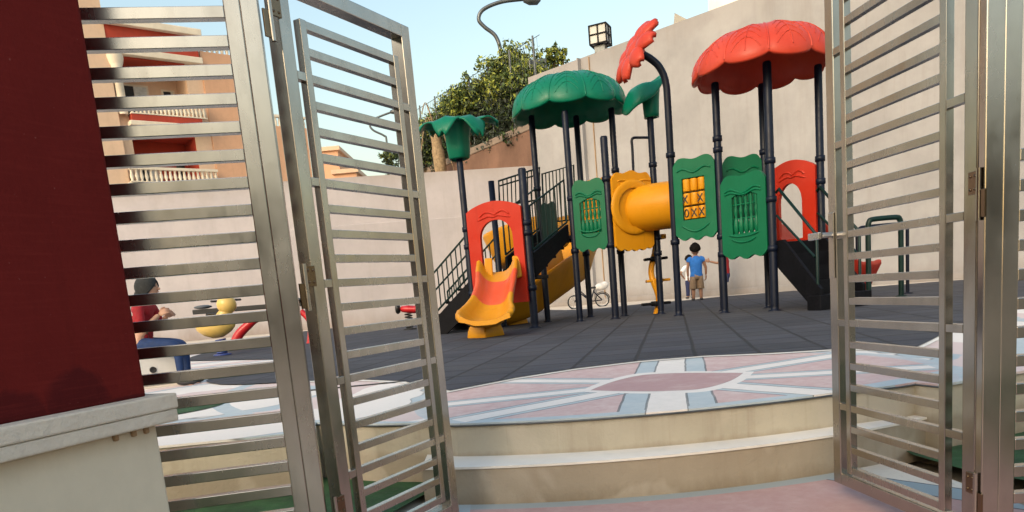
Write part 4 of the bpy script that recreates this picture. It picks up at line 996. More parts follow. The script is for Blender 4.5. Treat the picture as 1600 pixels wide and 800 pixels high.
# slides
def trough(name, path, width, side, th, mats, parent, cuts=(), flare=None):
    """U-shaped chute swept along a path; mats switch at the given fractions"""
    path = bez(path, 8); n_ = len(path); pieces = []
    secs = []
    for i, p in enumerate(path):
        t = (path[min(i+1, n_-1)]-path[max(i-1, 0)]).normalized(); sd_ = t.cross(V((0, 0, 1)))
        sd_ = sd_.normalized() if sd_.length > .05 else V((1, 0, 0)); up = sd_.cross(t)
        f = i/(n_-1)
        def along(seq): x = f*(len(seq)-1); j = min(int(x), len(seq)-2); return seq[j]+(seq[j+1]-seq[j])*(x-j)
        w_ = along(width); h_ = along(side)
        prof = []
        for k in range(13):
            x = -1+2*k/12; prof.append((x*w_/2, h_*abs(x)**3.2))
        inner = [p+sd_*x+up*z for x, z in prof]
        rim_r = [p+sd_*(w_/2+.03)+up*(h_+.02), p+sd_*(w_/2+.065)+up*(h_+.005), p+sd_*(w_/2+.07)+up*(h_-.05)]
        rim_l = [p-sd_*(w_/2+.07)+up*(h_-.05), p-sd_*(w_/2+.065)+up*(h_+.005), p-sd_*(w_/2+.03)+up*(h_+.02)]
        outer = [p+sd_*x*1.08+up*(z-th-.012*(abs(x) < w_*.3)) for x, z in prof[1:-1]][::-1]
        secs.append(inner+rim_r+outer+rim_l)
    cu_ = [0]+[int(c*(n_-1)) for c in cuts]+[n_-1]
    m0 = None
    for j in range(len(cu_)-1):
        q = MB(); sl = secs[cu_[j]:cu_[j+1]+1]; q.grid(sl, True, True)
        k = len(sl[0]); q.add(sl[0], [tuple(range(k))]); q.add(sl[-1], [tuple(range(k))[::-1]])
        if m0 is None: m0 = q.build(name, mats[j], parent)
        else: q.build('chute_section', mats[j], m0)
    return m0, secs
a_mid = (p1+p2)/2
s0_, _ = trough('slide', [P(779, 425, 11.60), P(778, 438, 11.3), P(776, 459, 10.95), P(771, 479, 10.6), P(765, 497, 10.25), P(761, 504, 9.98), P(758, 504, 9.78), P(757, 501, 9.64)], (.50, .50, .46, .48, .57, .65, .64, .54), (.20, .19, .17, .17, .20, .19, .14, .06), .05, [M['yellow'], M['pale_red'], M['yellow']], PS, cuts=(.17, .42))
s0_['label'] = 'short yellow and red slide under the left red arch'
fb_ = G(762, 526); MB().lathe(fb_+V((-.02, -.12, 0)), [(.001, 0), (.27, 0), (.25, .10), (.22, .17), (.001, .17)], 4).build('slide_foot', M['yellow'], s0_, bevel=.02)
q = MB(); q.slab([P(757, 404, 11.55), P(769, 403, 11.55), P(771, 440, 11.5), P(757, 440, 11.5)], V((0, 1, 0)), .08); q.build('entry_cheek', M['yellow'], s0_, bevel=.02)
q = MB(); q.slab([P(800, 400, 11.5), P(812, 399, 11.5), P(816, 432, 11.45), P(803, 437, 11.45)], V((0, 1, 0)), .08); q.build('entry_cheek', M['yellow'], s0_, bevel=.02)
s1_, _ = trough('slide', [V((1.15, 13.45, 1.36)), V((.62, 14.1, 1.30)), V((.15, 14.8, 1.16)), V((.45, 15.6, 1.04)), V((1.15, 15.75, .93)), V((1.58, 15.1, .80)), V((1.32, 14.5, .64)), V((.92, 14.05, .42)), V((.5, 13.65, .20)), V((.12, 13.3, .11)), V((-.18, 13.02, .09))], (.66, .70), (.50, .56, .60, .60, .58, .44), .06, [M['yellow']], PS)
s1_['label'] = 'long yellow spiral slide curling behind the left tower'
q = MB(); q.lathe(V((.12, 13.5, 0)), [(.001, 0), (.33, 0), (.30, .15), (.30, .18)], 4); q.build('slide_foot', M['yellow'], s1_, bevel=.02)
nrm13 = V((.75, .66, 0)); m13 = (p11+p13)/2
s2_, _ = trough('slide', [m13+V((0, 0, .90))-nrm13*.05, m13+nrm13*.3+V((0, 0, .86)), m13+nrm13*.8+V((0, 0, .58)), m13+nrm13*1.3+V((0, 0, .24)), m13+nrm13*1.75+V((0, 0, .12)), m13+nrm13*2.1+V((0, 0, .12))], (.50, .50, .56, .64, .62), (.34, .28, .30, .42, .44), .045, [M['red']], PS)
s2_['label'] = 'red slide running away behind the right gate leaf'
q = MB(); q.lathe(m13+nrm13*1.75, [(.001, 0), (.27, 0), (.24, .14), (.24, .16)], 4); q.build('slide_foot', M['red'], s2_, bevel=.02)

# railings: frame of two rails with upright bars
def railing(tl, tr, br, bl, nb, mat, r=.018, rb=.011, mid=None):
    q = MB(); q.tube([bl, tl, tr, br, bl], r, 7)
    for i in range(1, nb):
        t = i/nb; q.tube([V(bl).lerp(V(br), t), V(tl).lerp(V(tr), t)], rb, 5)
    if mid: q.tube([V(bl).lerp(V(tl), mid), V(br).lerp(V(tr), mid)], r*.8, 6)
    return q.build('railing', mat, PS)
# left stair, rising from the left to the low deck
od = V((-.90, .42, 0)).normalized()
def sp_(b, s, z): return V((b.x, b.y, 0))+od*s+V((0, 0, z))
for b0, nm in ((p1, 0), (pb, 1)):
    railing(sp_(b0, 1.05, .70), sp_(b0, .05, 1.50), sp_(b0, .05, .88), sp_(b0, 1.05, .10), 11, M['dkgreen'], mid=.55)
    q = MB(); q.slab([sp_(b0, .0, .84), sp_(b0, 1.05, .0), sp_(b0, .55, .0), sp_(b0, .0, .40)], V((.42, .9, 0)), .05); q.build('stringer', M['black'], PS)
for i in range(4):
    c = (p1+pb)/2+od*(.15+.24*i)+V((0, 0, .70-.19*i)); MB().box(c, (.26, 1.0, .04), (od, V((-od.y, od.x, 0)), V((0, 0, 1)))).build('stair_tread', M['black'], PS)
# second stair from the low deck up to the green tower
def st2(off): return V((.55, 11.62, 0))+off, V((1.16, 12.22, 0))+off
for off in (V((0, 0, 0)), V((-.42, .72, 0))):
    a, b = st2(off)
    q = MB(); q.slab([a+V((0, 0, 1.16)), b+V((0, 0, 1.58)), b+V((0, 0, 1.34)), a+V((0, 0, .78))], V((.7, -.7, 0)), .05); q.build('stringer', M['black'], PS)
    railing(a+V((0, 0, 1.86)), b+V((0, 0, 2.28)), b+V((0, 0, 1.62)), a+V((0, 0, 1.2)), 7, M['dkgreen'])
for i in range(4):
    a, b = st2(V((-.21, .36, 0))); MB().box(a.lerp(b, (i+.5)/4)+V((0, 0, .95+.13*i)), (.22, .8, .04), ((b-a).normalized(), V((-.7, .7, 0)), V((0, 0, 1)))).build('stair_tread', M['black'], PS)
# guard rails behind
railing(P(779, 283, 12.95), P(843, 262, 13.35), P(843, 312, 13.35), P(781, 322, 12.95), 10, M['dkgreen'], mid=.8)
railing(P(847, 272, 13.4), P(896, 258, 13.55), P(900, 343, 13.55), P(850, 348, 13.4), 9, M['dkgreen'])
# hoop behind the yellow panel
q = MB(); q.tube(bez([P(990, 275, 12.6), P(988, 232, 12.6), P(987, 220, 12.6), P(990, 215.5, 12.6), P(1000, 215, 12.6), P(1016, 215, 12.4)], 6), .022, 8); q.build('grab_hoop', M['navy'], PS)

# spiral climber
b = G(1026, 491); b.y += .0
q = MB(); pts = [V((b.x+.05*math.sin(z*7), b.y+.05*math.cos(z*7), z)) for z in [i*.1 for i in range(17)]]; q.tube(pts, .05, 8); q.build('climber_pole', M['yellow'], PS)
for z, u0, u1, mt in ((.18, 1001, 1046, 'black'), (.56, 1010, 1047, 'yellow'), (.92, 1009, 1045, 'black'), (1.27, 1030, 1044, 'yellow')):
    y = b.y; x0, x1 = P(u0, 450, y).x, P(u1, 450, y).x
    q = MB(); q.box(((x0+x1)/2, y, z), (x1-x0, .16, .045)); q.lathe(V(((x0+x1)/2, y, z-.04)), [(.001, 0), (.09, 0), (.09, .08), (.001, .08)], 10)
    q.build('climber_step', M[mt], PS, bevel=.015)

# right stair
e = (p13-p12); eo = V((.27, -.96, 0)).normalized()
for b0 in (p12+V((.06, -.02, 0)), p13+V((-.06, -.02, 0))):
    def f(s, z): return b0+eo*s+V((0, 0, z))
    q = MB(); q.slab([f(0, .95), f(.14, .95), f(.85, .28), f(.85, .0), f(.60, .0), f(.60, .12), f(.0, .60)], V((.96, .27, 0)), .045); q.build('stringer', M['black'], PS)
    q = MB(); q.tube([f(.0, 1.58), f(.06, 1.62), f(.78, .95), f(.78, .26)], .02, 7); q.tube([f(.0, 1.28), f(.74, .68)], .016, 7); q.build('handrail', M['dkgreen'], PS)
for i in range(4):
    c = (p12+p13)/2+eo*(.14+.2*i)+V((0, 0, .74-.19*i)); MB().box(c, (.72, .22, .04), (e.normalized(), eo, V((0, 0, 1)))).build('stair_tread', M['black'], PS)
for i in range(4):
    c = (p12+p13)/2+eo*(.04+.2*i)+V((0, 0, .82-.19*i)); MB().box(c, (.72, .02, .19), (e.normalized(), eo, V((0, 0, 1)))).build('stair_riser', M['black'], PS)
c = (p12+p13)/2+eo*.80; MB().box(c+V((0, 0, .10)), (.80, .24, .20), (e.normalized(), eo, V((0, 0, 1)))).build('stair_base', M['black'], PS, bevel=.01)

# climbing hoops beyond the right leaf
for lab, y, u0, u1, v0, mt in (('dark green tubular climbing hoop standing by the red slide end', 10.9, 1357, 1408, 341, 'dkgreen'), ('thin dark climbing hoop half hidden behind the green hoop', 11.6, 1340, 1418, 352, 'navy')):
    a, b = xy(P(u0, 420, y)), xy(P(u1, 420, y)); z = P((u0+u1)/2, v0, y).z
    h = thing('climbing_hoop', tuple((a+b)/2), lab, 'climbing hoop')
    q = MB(); q.tube([a, a+V((0, 0, z-.1))]+bez([a+V((0, 0, z-.1)), a.lerp(b, .04)+V((0, 0, z-.03)), a.lerp(b, .16)+V((0, 0, z)), a.lerp(b, .84)+V((0, 0, z)), a.lerp(b, .96)+V((0, 0, z-.03)), b+V((0, 0, z-.1))], 5)+[b], .038 if mt == 'dkgreen' else .026, 10); q.build('hoop', M[mt], h)
    for p in (a, b): MB().lathe(p, [(.001, .006), (.08, .006), (.08, .02), (.04, .03)], 12).build('base_plate', M[mt], h)

# ------------------------------------------------------------------ people
def skin(js, edges, sub=2, root=0):
    """grow a smooth limb surface along a skeleton: js = [(pos, radius)]"""
    me = bpy.data.meshes.new('tmp'); me.from_pydata([tuple(p) for p, r in js], edges, [])
    o = bpy.data.objects.new('tmp', me); SC.collection.objects.link(o)
    o.modifiers.new('skin', 'SKIN'); q = o.modifiers.new('sub', 'SUBSURF'); q.levels = sub; q.render_levels = sub
    for i, (p, r) in enumerate(js):
        sv = me.skin_vertices[0].data[i]; sv.radius = r if isinstance(r, tuple) else (r, r); sv.use_root = (i == root)
    ev = o.evaluated_get(bpy.context.evaluated_depsgraph_get()); m2 = bpy.data.meshes.new_from_object(ev)
    mb = MB(); mb.add([v.co.copy() for v in m2.vertices], [tuple(p.vertices) for p in m2.polygons], True)
    bpy.data.objects.remove(o); bpy.data.meshes.remove(me); bpy.data.meshes.remove(m2)
    return mb
def ball(mb, c, rx, fx, fy, fz, n=14, cut=None):
    rows = []
    for i in range(n+1):
        t = math.pi*i/n; row = []
        for k in range(n+4):
            a = 2*math.pi*k/(n+4); d = V((math.sin(t)*math.cos(a), math.sin(t)*math.sin(a), math.cos(t)))
            row.append(V(c)+fx*(d.x*rx[0])+fy*(d.y*rx[1])+fz*(d.z*rx[2]))
        rows.append(row)
    return mb.grid(rows, True, True)
def hand(mb, w_, dirn, palm_n, side, k=1., curl=.5):
    """palm with four unequal bent fingers and a thumb leaving the side of the palm"""
    w_ = V(w_); d = dirn.normalized(); n_ = (palm_n-d*palm_n.dot(d)).normalized(); s_ = d.cross(n_)*side
    ball(mb, w_+d*.038*k, (.046*k, .036*k, .016*k), d, s_, n_, 8)
    for y, L in ((-.027, .055), (-.009, .066), (.009, .072), (.027, .064)):
        a = w_+d*.072*k+s_*y*k; b_ = a+(d*math.cos(curl)+n_*math.sin(curl))*L*.5*k; c = b_+(d*math.cos(curl*2.2)+n_*math.sin(curl*2.2))*L*.5*k
        mb.tube([a-d*.02*k, a, b_, c], [.010*k, .0095*k, .0085*k, .006*k], 6)
    a = w_+d*.025*k+s_*.03*k; b_ = a+(d*.5+s_*.8+n_*.3).normalized()*.034*k; c = b_+(d*.9+s_*.2+n_*.4).normalized()*.03*k
    mb.tube([a-s_*.02*k, a, b_, c], [.013*k, .012*k, .010*k, .007*k], 6)
def child(label, foot, h, fwd, shirt, short, skin_m, arm_l, arm_r, short_leg=.30, cat='child', sleeve=.75, hair_k=1., long_leg=False, shoe='shoe'):
    """standing child; arm_x = (elbow, wrist) offsets from the shoulder in (fwd, out, up), body height 1"""
    foot = V(foot); f = V(fwd).normalized(); s_ = V((f.y, -f.x, 0)); u = V((0, 0, 1))
    t = thing('person', foot, label, cat)
    T = lambda a, b_, c: foot+(f*a+s_*b_+u*c)*h
    js = [(T(0, 0, .47), .070*h), (T(.0, 0, .57), .068*h), (T(.0, 0, .68), .078*h), (T(0, 0, .765), .05*h), (T(.005, 0, .80), .034*h), (T(.012, 0, .85), .052*h)]
    ed = [(0, 1), (1, 2), (2, 3), (3, 4), (4, 5)]
    wr = []
    for sg, arm in ((-1, arm_l), (1, arm_r)):
        i = len(js); sh = (0, .115*sg, .745)
        e_ = (sh[0]+arm[0][0], sh[1]+arm[0][1]*sg, sh[2]+arm[0][2]); w2 = (sh[0]+arm[1][0], sh[1]+arm[1][1]*sg, sh[2]+arm[1][2])
        js += [(T(*sh), .036*h), (T(*e_), .027*h), (T(*w2), .019*h)]; ed += [(3, i), (i, i+1), (i+1, i+2)]; wr.append((T(*e_), T(*w2), sg))
    for sg in (-1, 1):
        i = len(js); js += [(T(0, .055*sg, .44), .062*h), (T(.012, .062*sg, .26), .043*h), (T(-.005, .066*sg, .135), .036*h), (T(-.01, .068*sg, .045), .025*h), (T(.07, .075*sg, .022), .022*h)]
        ed += [(0, i), (i, i+1), (i+1, i+2), (i+2, i+3), (i+3, i+4)]
    mb = skin(js, ed)
    ball(mb, T(.012, 0, .905), (.082*h, .070*h, .092*h), f, s_, u, 14)
    ball(mb, T(.098, 0, .895), (.014*h, .010*h, .012*h), f, s_, u, 6)
    for sg in (-1, 1): ball(mb, T(.0, .071*sg, .9), (.016*h, .008*h, .022*h), f, s_, u, 6)
    for e_, w2, sg in wr: hand(mb, w2, (w2-e_), f*.3-s_*sg, sg, .85*h, .5)
    bd_ = mb.build('body', M[skin_m], t)
    q = MB()
    for sg in (-1, 1): ball(q, T(.082, .030*sg, .912), (.010*h, .012*h, .008*h), f, s_, u, 6)
    q.build('eyes', M['ink'], bd_)
    q = MB(); rows = []
    for i in range(9):                               # hair cap: crown down to the nape, open over the face
        th = i/8*1.0; row = []
        for k in range(20):
            a = 2*math.pi*k/20; lim = 1.0+.62*(1-math.cos(a))/2*1.15; t_ = th*lim*1.15
            rr = 1.27+.05*math.sin(7*a+i)+.04*math.sin(11*a-2*i)
            row.append(T(.008, 0, .915)+(f*math.sin(t_)*math.cos(a)*.082*rr+s_*math.sin(t_)*math.sin(a)*.074*rr+u*math.cos(t_)*.092*rr*hair_k)*h)
        rows.append(row)
    q.grid(rows, True, True); q.build('hair', M['hair'], t, solid=.012)
    def rings(lst, n=24):
        return [[T(cx+math.cos(a)*ry*(1+.035*math.sin(5*a+z*46)), cy+math.sin(a)*rx*.92*(1+.03*math.sin(4*a+z*34)), z) for a in [2*math.pi*k/n for k in range(n)]] for z, rx, ry, cx, cy in lst]
    q = MB(); q.grid(rings([(.425, .118, .088, 0, 0), (.44, .122, .092, 0, 0), (.50, .116, .088, 0, 0), (.58, .112, .084, 0, 0), (.66, .122, .084, 0, 0), (.72, .132, .076, 0, 0), (.755, .118, .062, 0, 0), (.785, .075, .05, 0, 0), (.80, .046, .044, .003, 0)]), True, True)
    for (e_, w2, sg) in wr:
        sh = T(0, .108*sg, .742); en = sh.lerp(e_, sleeve)
        q.tube(bez([T(0, .07*sg, .745), sh, sh.lerp(en, .5), en], 3), [.046*h]*4+[.048*h]*3+[.045*h]*3, 12)
    q.build('shirt', M[shirt], t, solid=.004)
    hem = .07 if long_leg else short_leg; wl2 = .045 if long_leg else .068
    q = MB(); q.grid(rings([(.38, .118, .090, 0, 0), (.42, .124, .094, 0, 0), (.47, .116, .088, 0, 0)]), True, True)
    for sg in (-1, 1):
        q.grid(rings([(hem, wl2, wl2+.004, .008, .066*sg), (hem+.015, wl2+.003, wl2+.006, .008, .066*sg), ((hem+.40)/2, wl2+.002, wl2+.008, .006, .062*sg), (.38, .068, .088, 0, .052*sg), (.43, .060, .08, 0, .05*sg)], 18), True, True)
    q.build('trousers' if long_leg else 'shorts', M[short], t, solid=.004)
    for sg in (-1, 1):
        q = MB(); ball(q, T(.035, .073*sg, .024), (.075*h, .034*h, .028*h), f, s_, u, 10); q.build('shoe', M[shoe], t)
    return t
child('child with dark hair in a sleeveless blue top and khaki shorts standing with back turned', G(1090, 469.5), 1.30, (.15, 1, 0), 'blue_cloth', 'khaki', 'skin', ((.0, .035, -.16), (.03, .03, -.31)), ((.02, .06, -.16), (.05, .06, -.30)), .21, sleeve=.30)
child('small child in white shirt and dark trousers with hand on hip behind the blue child', G(1079.5, 466.5), 1.10, (-.2, 1, 0), 'white_cloth', 'navy_cloth', 'skin', ((-.02, .13, -.13), (.04, .03, -.23)), ((0, .03, -.16), (.02, .02, -.3)), long_leg=True, sleeve=.75)
child('child in red shirt almost hidden behind a navy post beside the tall beige wall', G(1138, 463)+V((0, .2, 0)), 1.30, (-.9, .3, 0), 'red_cloth', 'navy_cloth', 'skin', ((.12, .03, -.10), (.27, .02, -.05)), ((.0, .06, -.16), (.05, .08, -.29)), .27, sleeve=.55)

# seated woman on the stool block
c_ = [G(217, 611), G(284, 606)]
bx0, bx1 = G(196, 612), G(279, 606); d_ = (bx1-bx0); d_.z = 0; L_ = d_.length; n_ = xy((bx0+bx1)/2).normalized(); d_ = V((n_.y, -n_.x, 0))
sc_ = bx0+d_*(L_/2)+n_*.22
stl = thing('stool', tuple(sc_), 'low white block stool with a round dark hole under the seated woman', 'stool')
MB().box(sc_+V((0, 0, .165)), (L_, .44, .29), (d_, n_, V((0, 0, 1)))).build('seat_block', M['stool'], stl, bevel=.02)
MB().box(sc_+V((0, 0, .008)), (L_+.02, .46, .024), (d_, n_, V((0, 0, 1)))).build('base', M['concrete'], stl, bevel=.008)
hp2 = P(233, 569, (sc_-n_*.222).y); q = MB(); hb = bx0+d_*(L_*.47)-n_*.0005; hb.z = .17; q.lathe(hb, [(.001, .004), (.024, .004), (.03, .007), (.03, -.002)], 18, -n_); q.build('drain_hole', M['dark_in'], stl)
y0 = 6.95; W = lambda u, v, y=y0: P(u, v, y)
wt = thing('person', tuple(xy(W(230, 560))), 'woman in dark headscarf, red top and blue trousers sitting on the white stool block', 'woman')
fx, fy, fz = V((1, 0, 0)), V((0, 1, 0)), V((0, 0, 1))
pel = W(222, 540); ch = W(222, 492); nk = W(224, 468)
sh_r, sh_l = W(226, 482)+V((0, -.15, 0)), W(226, 482)+V((0, .15, 0))
kn = W(282, 537)
js = [(pel, .085), (pel.lerp(ch, .5), .082), (ch, .088), (nk+V((0, 0, -.05)), .06), (nk, .038), (nk+V((.01, 0, .05)), .045)]; ed = [(0, 1), (1, 2), (2, 3), (3, 4), (4, 5)]
wrs = []
for sh, el, wv in ((sh_r, W(236, 515)+V((0, -.16, 0)), W(252, 491)+V((0, -.04, 0))), (sh_l, W(240, 512)+V((0, .16, 0)), W(256, 494)+V((0, .05, 0)))):
    i = len(js); js += [(sh, .042), (el, .033), (wv, .022)]; ed += [(3, i), (i, i+1), (i+1, i+2)]; wrs.append((el, wv))
for sg in (-1, 1):
    i = len(js); k_ = kn+V((0, .075*sg, 0)); an = W(289, 591)+V((0, .075*sg, 0)); to = W(308, 601)+V((0, .08*sg, 0))
    js += [(pel+V((.05, .075*sg, -.01)), .072), (k_+V((-.02, 0, 0)), .046), (k_.lerp(an, .35), .034), (an, .026), (to, .024)]; ed += [(0, i), (i, i+1), (i+1, i+2), (i+2, i+3), (i+3, i+4)]
mb = skin(js, ed)
hc = W(233, 450); ball(mb, hc, (.078, .064, .098), fx, fy, fz, 16)
ball(mb, hc+V((.082, 0, -.012)), (.020, .012, .015), fx, fy, V((-.3, 0, 1)).normalized(), 8)   # nose
ball(mb, hc+V((.058, 0, -.072)), (.026, .026, .022), fx, fy, fz, 8)                               # chin
ball(mb, hc+V((.073, 0, -.040)), (.010, .020, .007), fx, fy, fz, 8)                               # lips
for (el, wv), sg in zip(wrs, (1, -1)): hand(mb, wv, V((.75, .12*sg, .35)), V((.3, .9*sg, -.4)), sg, .95, .8)
wb = mb.build('body', M['skin_light'], wt)
q = MB()
for sg in (-1, 1): ball(q, hc+V((.066, .026*sg, .012)), (.009, .012, .006), fx, fy, fz, 6); q.tube([hc+V((.070, .012*sg, .030)), hc+V((.066, .042*sg, .027))], .004, 5)
q.build('eyes', M['ink'], wb)
q = MB(); rows = []
for i in range(13):                                  # headscarf: smooth cap pulled low over the brow, gathered at the nape
    th = i/12; row = []
    for k in range(24):
        a = 2*math.pi*k/24; lim = 1.05+1.75*math.sqrt((1-math.cos(a))/2); t_ = th*lim
        bk_ = max(0, -math.cos(a))
        row.append(hc+V((-.008, 0, .008))+fx*(math.sin(t_)*math.cos(a)*(.090+.030*bk_))+fy*(math.sin(t_)*math.sin(a)*.080)+fz*(math.cos(t_)*.112))
    rows.append(row)
q.grid(rows, True, True); ball(q, hc+V((-.085, 0, -.075)), (.055, .06, .075), fx, fy, fz, 10); q.build('headscarf', M['scarf'], wt, solid=.012)
js2 = [(pel+V((-.005, 0, -.02)), .108), (pel.lerp(ch, .5), .102), (ch, .106), (nk+V((0, 0, -.06)), .075)]; ed2 = [(0, 1), (1, 2), (2, 3)]
for sh, (el, wv) in zip((sh_r, sh_l), wrs):
    i = len(js2); js2 += [(sh, .055), (el, .046), (el.lerp(wv, .35), .040)]; ed2 += [(3, i), (i, i+1), (i+1, i+2)]
skin(js2, ed2).build('top', M['red_cloth'], wt)
js3 = [(pel+V((-.01, 0, -.02)), .100)]; ed3 = []
for sg in (-1, 1):
    i = len(js3); k_ = kn+V((0, .075*sg, 0)); an = W(288, 583)+V((0, .075*sg, 0))
    js3 += [(pel+V((.06, .075*sg, -.01)), .084), (k_+V((-.02, 0, 0)), .058), (k_.lerp(an, .4), .042), (an, .034)]; ed3 += [(0, i), (i, i+1), (i+1, i+2), (i+2, i+3)]
skin(js3, ed3).build('trousers', M['jeans'], wt)
for sg in (-1, 1):
    q = MB(); c = W(299, 602)+V((0, .08*sg, 0)); c.z = .03; ball(q, c, (.10, .04, .03), fx, fy, fz, 10); q.build('shoe', M['shoe'], wt)

# ------------------------------------------------------------------ bicycle
yb = 19.6; wf, wrr = P(898, 475, yb), P(941, 470, yb); rad = .175; wf.z = wrr.z = rad
bkx = (wrr-wf).normalized()
by = thing('bicycle', tuple(xy((wf+wrr)/2)), "small dark children's bicycle with a white bag on its carrier leaning by the wall", 'bicycle')
side = V((0, 1, 0))
for c in (wf, wrr):
    q = MB(); q.tube([c+bkx*math.cos(a)*rad+V((0, 0, math.sin(a)*rad)) for a in [2*math.pi*k/24 for k in range(25)]], .017, 6, False); wh = q.build('wheel', M['tyre'], by)
    q = MB(); q.tube([c+bkx*math.cos(a)*(rad-.022)+V((0, 0, math.sin(a)*(rad-.022))) for a in [2*math.pi*k/24 for k in range(25)]], .008, 5, False)
    for k in range(10): q.tube([c, c+bkx*math.cos(k*.628)*(rad-.022)+V((0, 0, math.sin(k*.628)*(rad-.022)))], .0025, 4)
    q.tube([c-side*.04, c+side*.04], .014, 8); q.build('rim', M['chrome'], wh)
hd_ = wf+bkx*.13+V((0, 0, .33)); bb = wf.lerp(wrr, .58)+V((0, 0, -.01)); st = wf.lerp(wrr, .74)+V((0, 0, .30))
q = MB()
for a, b_ in ((hd_, bb+V((0, 0, .02))), (hd_+V((0, 0, -.07)), bb), (bb, st), (st+(bb-st)*.2, wrr), (bb, wrr)): q.tube([a, b_], .016, 7)
q.build('frame', M['navy'], by)
q = MB(); q.tube([hd_+V((0, 0, .06)), hd_-V((0, 0, .08)), wf+side*.035], .013, 6); q.tube([hd_-V((0, 0, .08)), wf-side*.035], .013, 6); q.build('fork', M['navy'], by)
q = MB(); q.tube(bez([hd_+side*.24+bkx*.04+V((0, 0, .18)), hd_+side*.12+V((0, 0, .17)), hd_+V((0, 0, .07)), hd_-side*.12+V((0, 0, .17)), hd_-side*.24+bkx*.04+V((0, 0, .18))], 5), .012, 6); q.build('handlebar', M['chrome'], by)
q = MB(); ball(q, st+V((0, 0, .04)), (.11, .06, .03), bkx, side, fz, 8); q.build('saddle', M['ink'], by)
q = MB(); q.tube([wrr+bkx*math.cos(a)*(rad+.035)+V((0, 0, math.sin(a)*(rad+.035))) for a in [.2+2.2*k/12 for k in range(13)]], .012, 6); q.build('mudguard', M['navy'], by)
q = MB(); q.lathe(bb-side*.03, [(.001, 0), (.055, 0), (.055, .008), (.001, .008)], 14, side); q.tube([bb-side*.05, bb-side*.05+V((.03, 0, -.10))], .008, 5); q.tube([bb+side*.05, bb+side*.05+V((-.03, 0, .10))], .008, 5); q.build('crank', M['chrome'], by)
bg_ = MB(); c = wrr+V((0, 0, rad+.17))+bkx*.0; ball(bg_, c, (.17, .12, .10), bkx, side, fz, 12); ball(bg_, c+bkx*.09+V((0, 0, .04)), (.11, .1, .09), bkx, side, fz, 10)
bo = bg_.build('white_bag', M['bag']); tag(bo, 'bulging white bag lying on the carrier of the small bicycle', 'bag')

# ------------------------------------------------------------------ spring riders and seesaw seen through the bars
yd = 11.8; bs = xy(P(348, 553, yd))
sr = thing('spring_rider', tuple(bs), 'cream yellow spring rider with a round ball head seen through the left fence slats', 'spring rider')
q = MB(); cb = P(336, 508, yd); rows = []
prof = [(-.30, .02, .06), (-.27, .10, .09), (-.18, .17, .15), (-.05, .20, .19), (.10, .19, .18), (.22, .13, .12), (.30, .06, .05), (.32, .01, .01)]
for x, ry, rz in prof:
    rows.append([cb+V((x, math.cos(a)*ry, -.02+math.sin(a)*rz*(1 if math.sin(a) < 0 else .75)+.06*abs(x)*(1 if x < 0 else .6))) for a in [2*math.pi*k/20 for k in range(20)]])
q.grid(rows, True, True); q.build('body', M['cream'], sr)
q = MB(); hh = P(354, 476, yd); ball(q, hh, (.15, .14, .15), fx, fy, fz, 16); q.tube([cb+V((.12, 0, .08)), hh-V((0, 0, .08))], [.12, .09], 12); ball(q, hh+V((-.06, 0, .15)), (.05, .04, .05), fx, fy, fz, 8); q.build('head', M['cream'], sr)
q = MB(); q.tube([cb+V((.0, -.26, .17)), cb+V((.0, .26, .17))], .022, 8); q.build('handle', M['ink'], sr)
q = MB(); zt = P(348, 530, yd).z; q.tube([bs+V((math.cos(a)*.075, math.sin(a)*.075, .03+(zt-.03)*k/60)) for k, a in [(k, k*.63) for k in range(61)]], .016, 6); q.build('spring', M['blue_metal'], sr)
MB().lathe(bs, [(.001, .005), (.14, .005), (.14, .03), (.06, .04), (.001, .04)], 16).build('base_plate', M['blue_metal'], sr)
ys = 13.4; sb_ = xy(P(380, 548, ys))
ss = thing('seesaw', tuple(sb_), 'long black beam seesaw on curved red supports behind the cream yellow spring rider', 'seesaw')
q = MB(); q.beam(P(302, 488, ys), P(480, 474, ys), .09, .085); q.build('beam', M['ink'], ss, bevel=.012)
q = MB(); rows = bez([P(366, 545, ys), P(372, 525, ys), P(388, 508, ys), P(404, 497, ys), P(440, 489, ys)], 6)
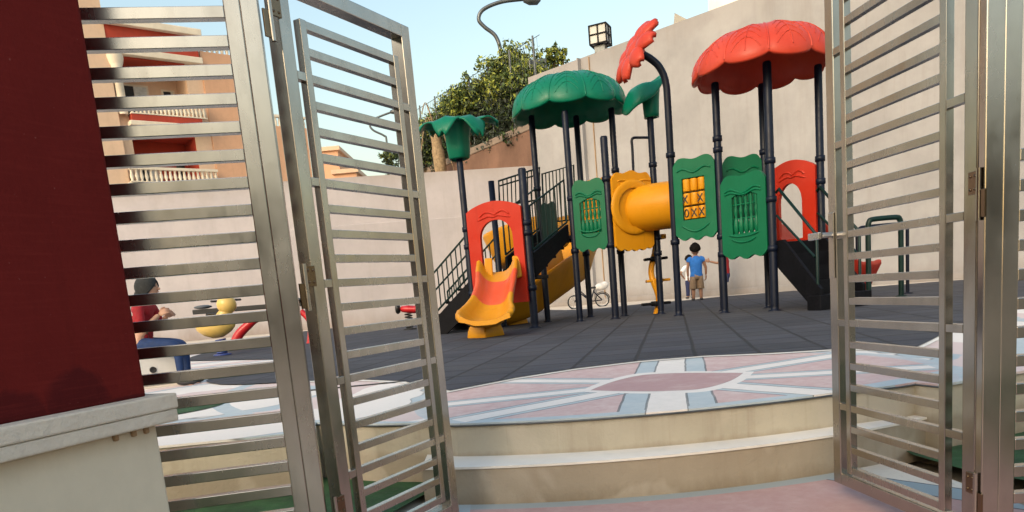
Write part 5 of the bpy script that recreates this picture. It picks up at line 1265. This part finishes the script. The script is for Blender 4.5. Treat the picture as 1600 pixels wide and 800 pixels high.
q.tube(rows, [.10-.05*i/len(rows) for i in range(len(rows))], 8); q.build('support', M['crimson'], ss)
q = MB(); rows = bez([P(486, 545, ys), P(488, 522, ys), P(484, 500, ys), P(470, 486, ys)], 6); q.tube(rows, [.10-.05*i/len(rows) for i in range(len(rows))], 8); q.build('support', M['crimson'], ss)
q = MB(); ball(q, P(318, 485, ys)+V((0, 0, .06)), (.16, .12, .035), fx, fy, fz, 10); q.build('seat', M['lampgrey'], ss)
q = MB(); ball(q, P(468, 474, ys)+V((0, 0, .06)), (.16, .12, .035), fx, fy, fz, 10); q.build('seat', M['ink'], ss)
for u in (338, 372, 448): MB().tube([P(u, 486-(u-302)*.08, ys)+V((0, -.18, .14)), P(u, 486-(u-302)*.08, ys)+V((0, .18, .14))], .02, 7).build('handle', M['ink'], ss)
yr_ = 15.5; rb_ = xy(P(640, 508, yr_))
rr_ = thing('spring_rider', tuple(rb_), 'red spring rider with black grips seen through the middle slats of the left gate leaf', 'spring rider')
q = MB(); c = P(640, 482, yr_); rows = [[c+V((x, math.cos(a)*ry, math.sin(a)*rz+dz)) for a in [2*math.pi*k/16 for k in range(16)]] for x, ry, rz, dz in ((-.20, .02, .02, .0), (-.17, .07, .06, 0), (-.04, .10, .08, -.01), (.10, .12, .08, -.03), (.24, .12, .10, .0), (.34, .08, .08, .05), (.38, .01, .01, .06))]
q.grid(rows, True, True); q.build('body', M['crimson'], rr_)
q = MB(); q.lathe(P(622, 482, yr_)-fx*.05, [(.001, 0), (.09, 0), (.11, .02), (.11, .06), (.08, .09), (.001, .09)], 16, fx); q.tube([c+V((-.02, -.2, .14)), c+V((-.02, .2, .14))], .025, 8); q.build('grip', M['ink'], rr_)
q = MB(); q.tube([rb_+V((math.cos(k*.63)*.07, math.sin(k*.63)*.07, .03+(c.z-.12)*k/60)) for k in range(61)], .015, 6); q.build('spring', M['ink'], rr_)
MB().lathe(rb_, [(.001, .005), (.14, .005), (.14, .03), (.06, .04), (.001, .04)], 16).build('base_plate', M['ink'], rr_)
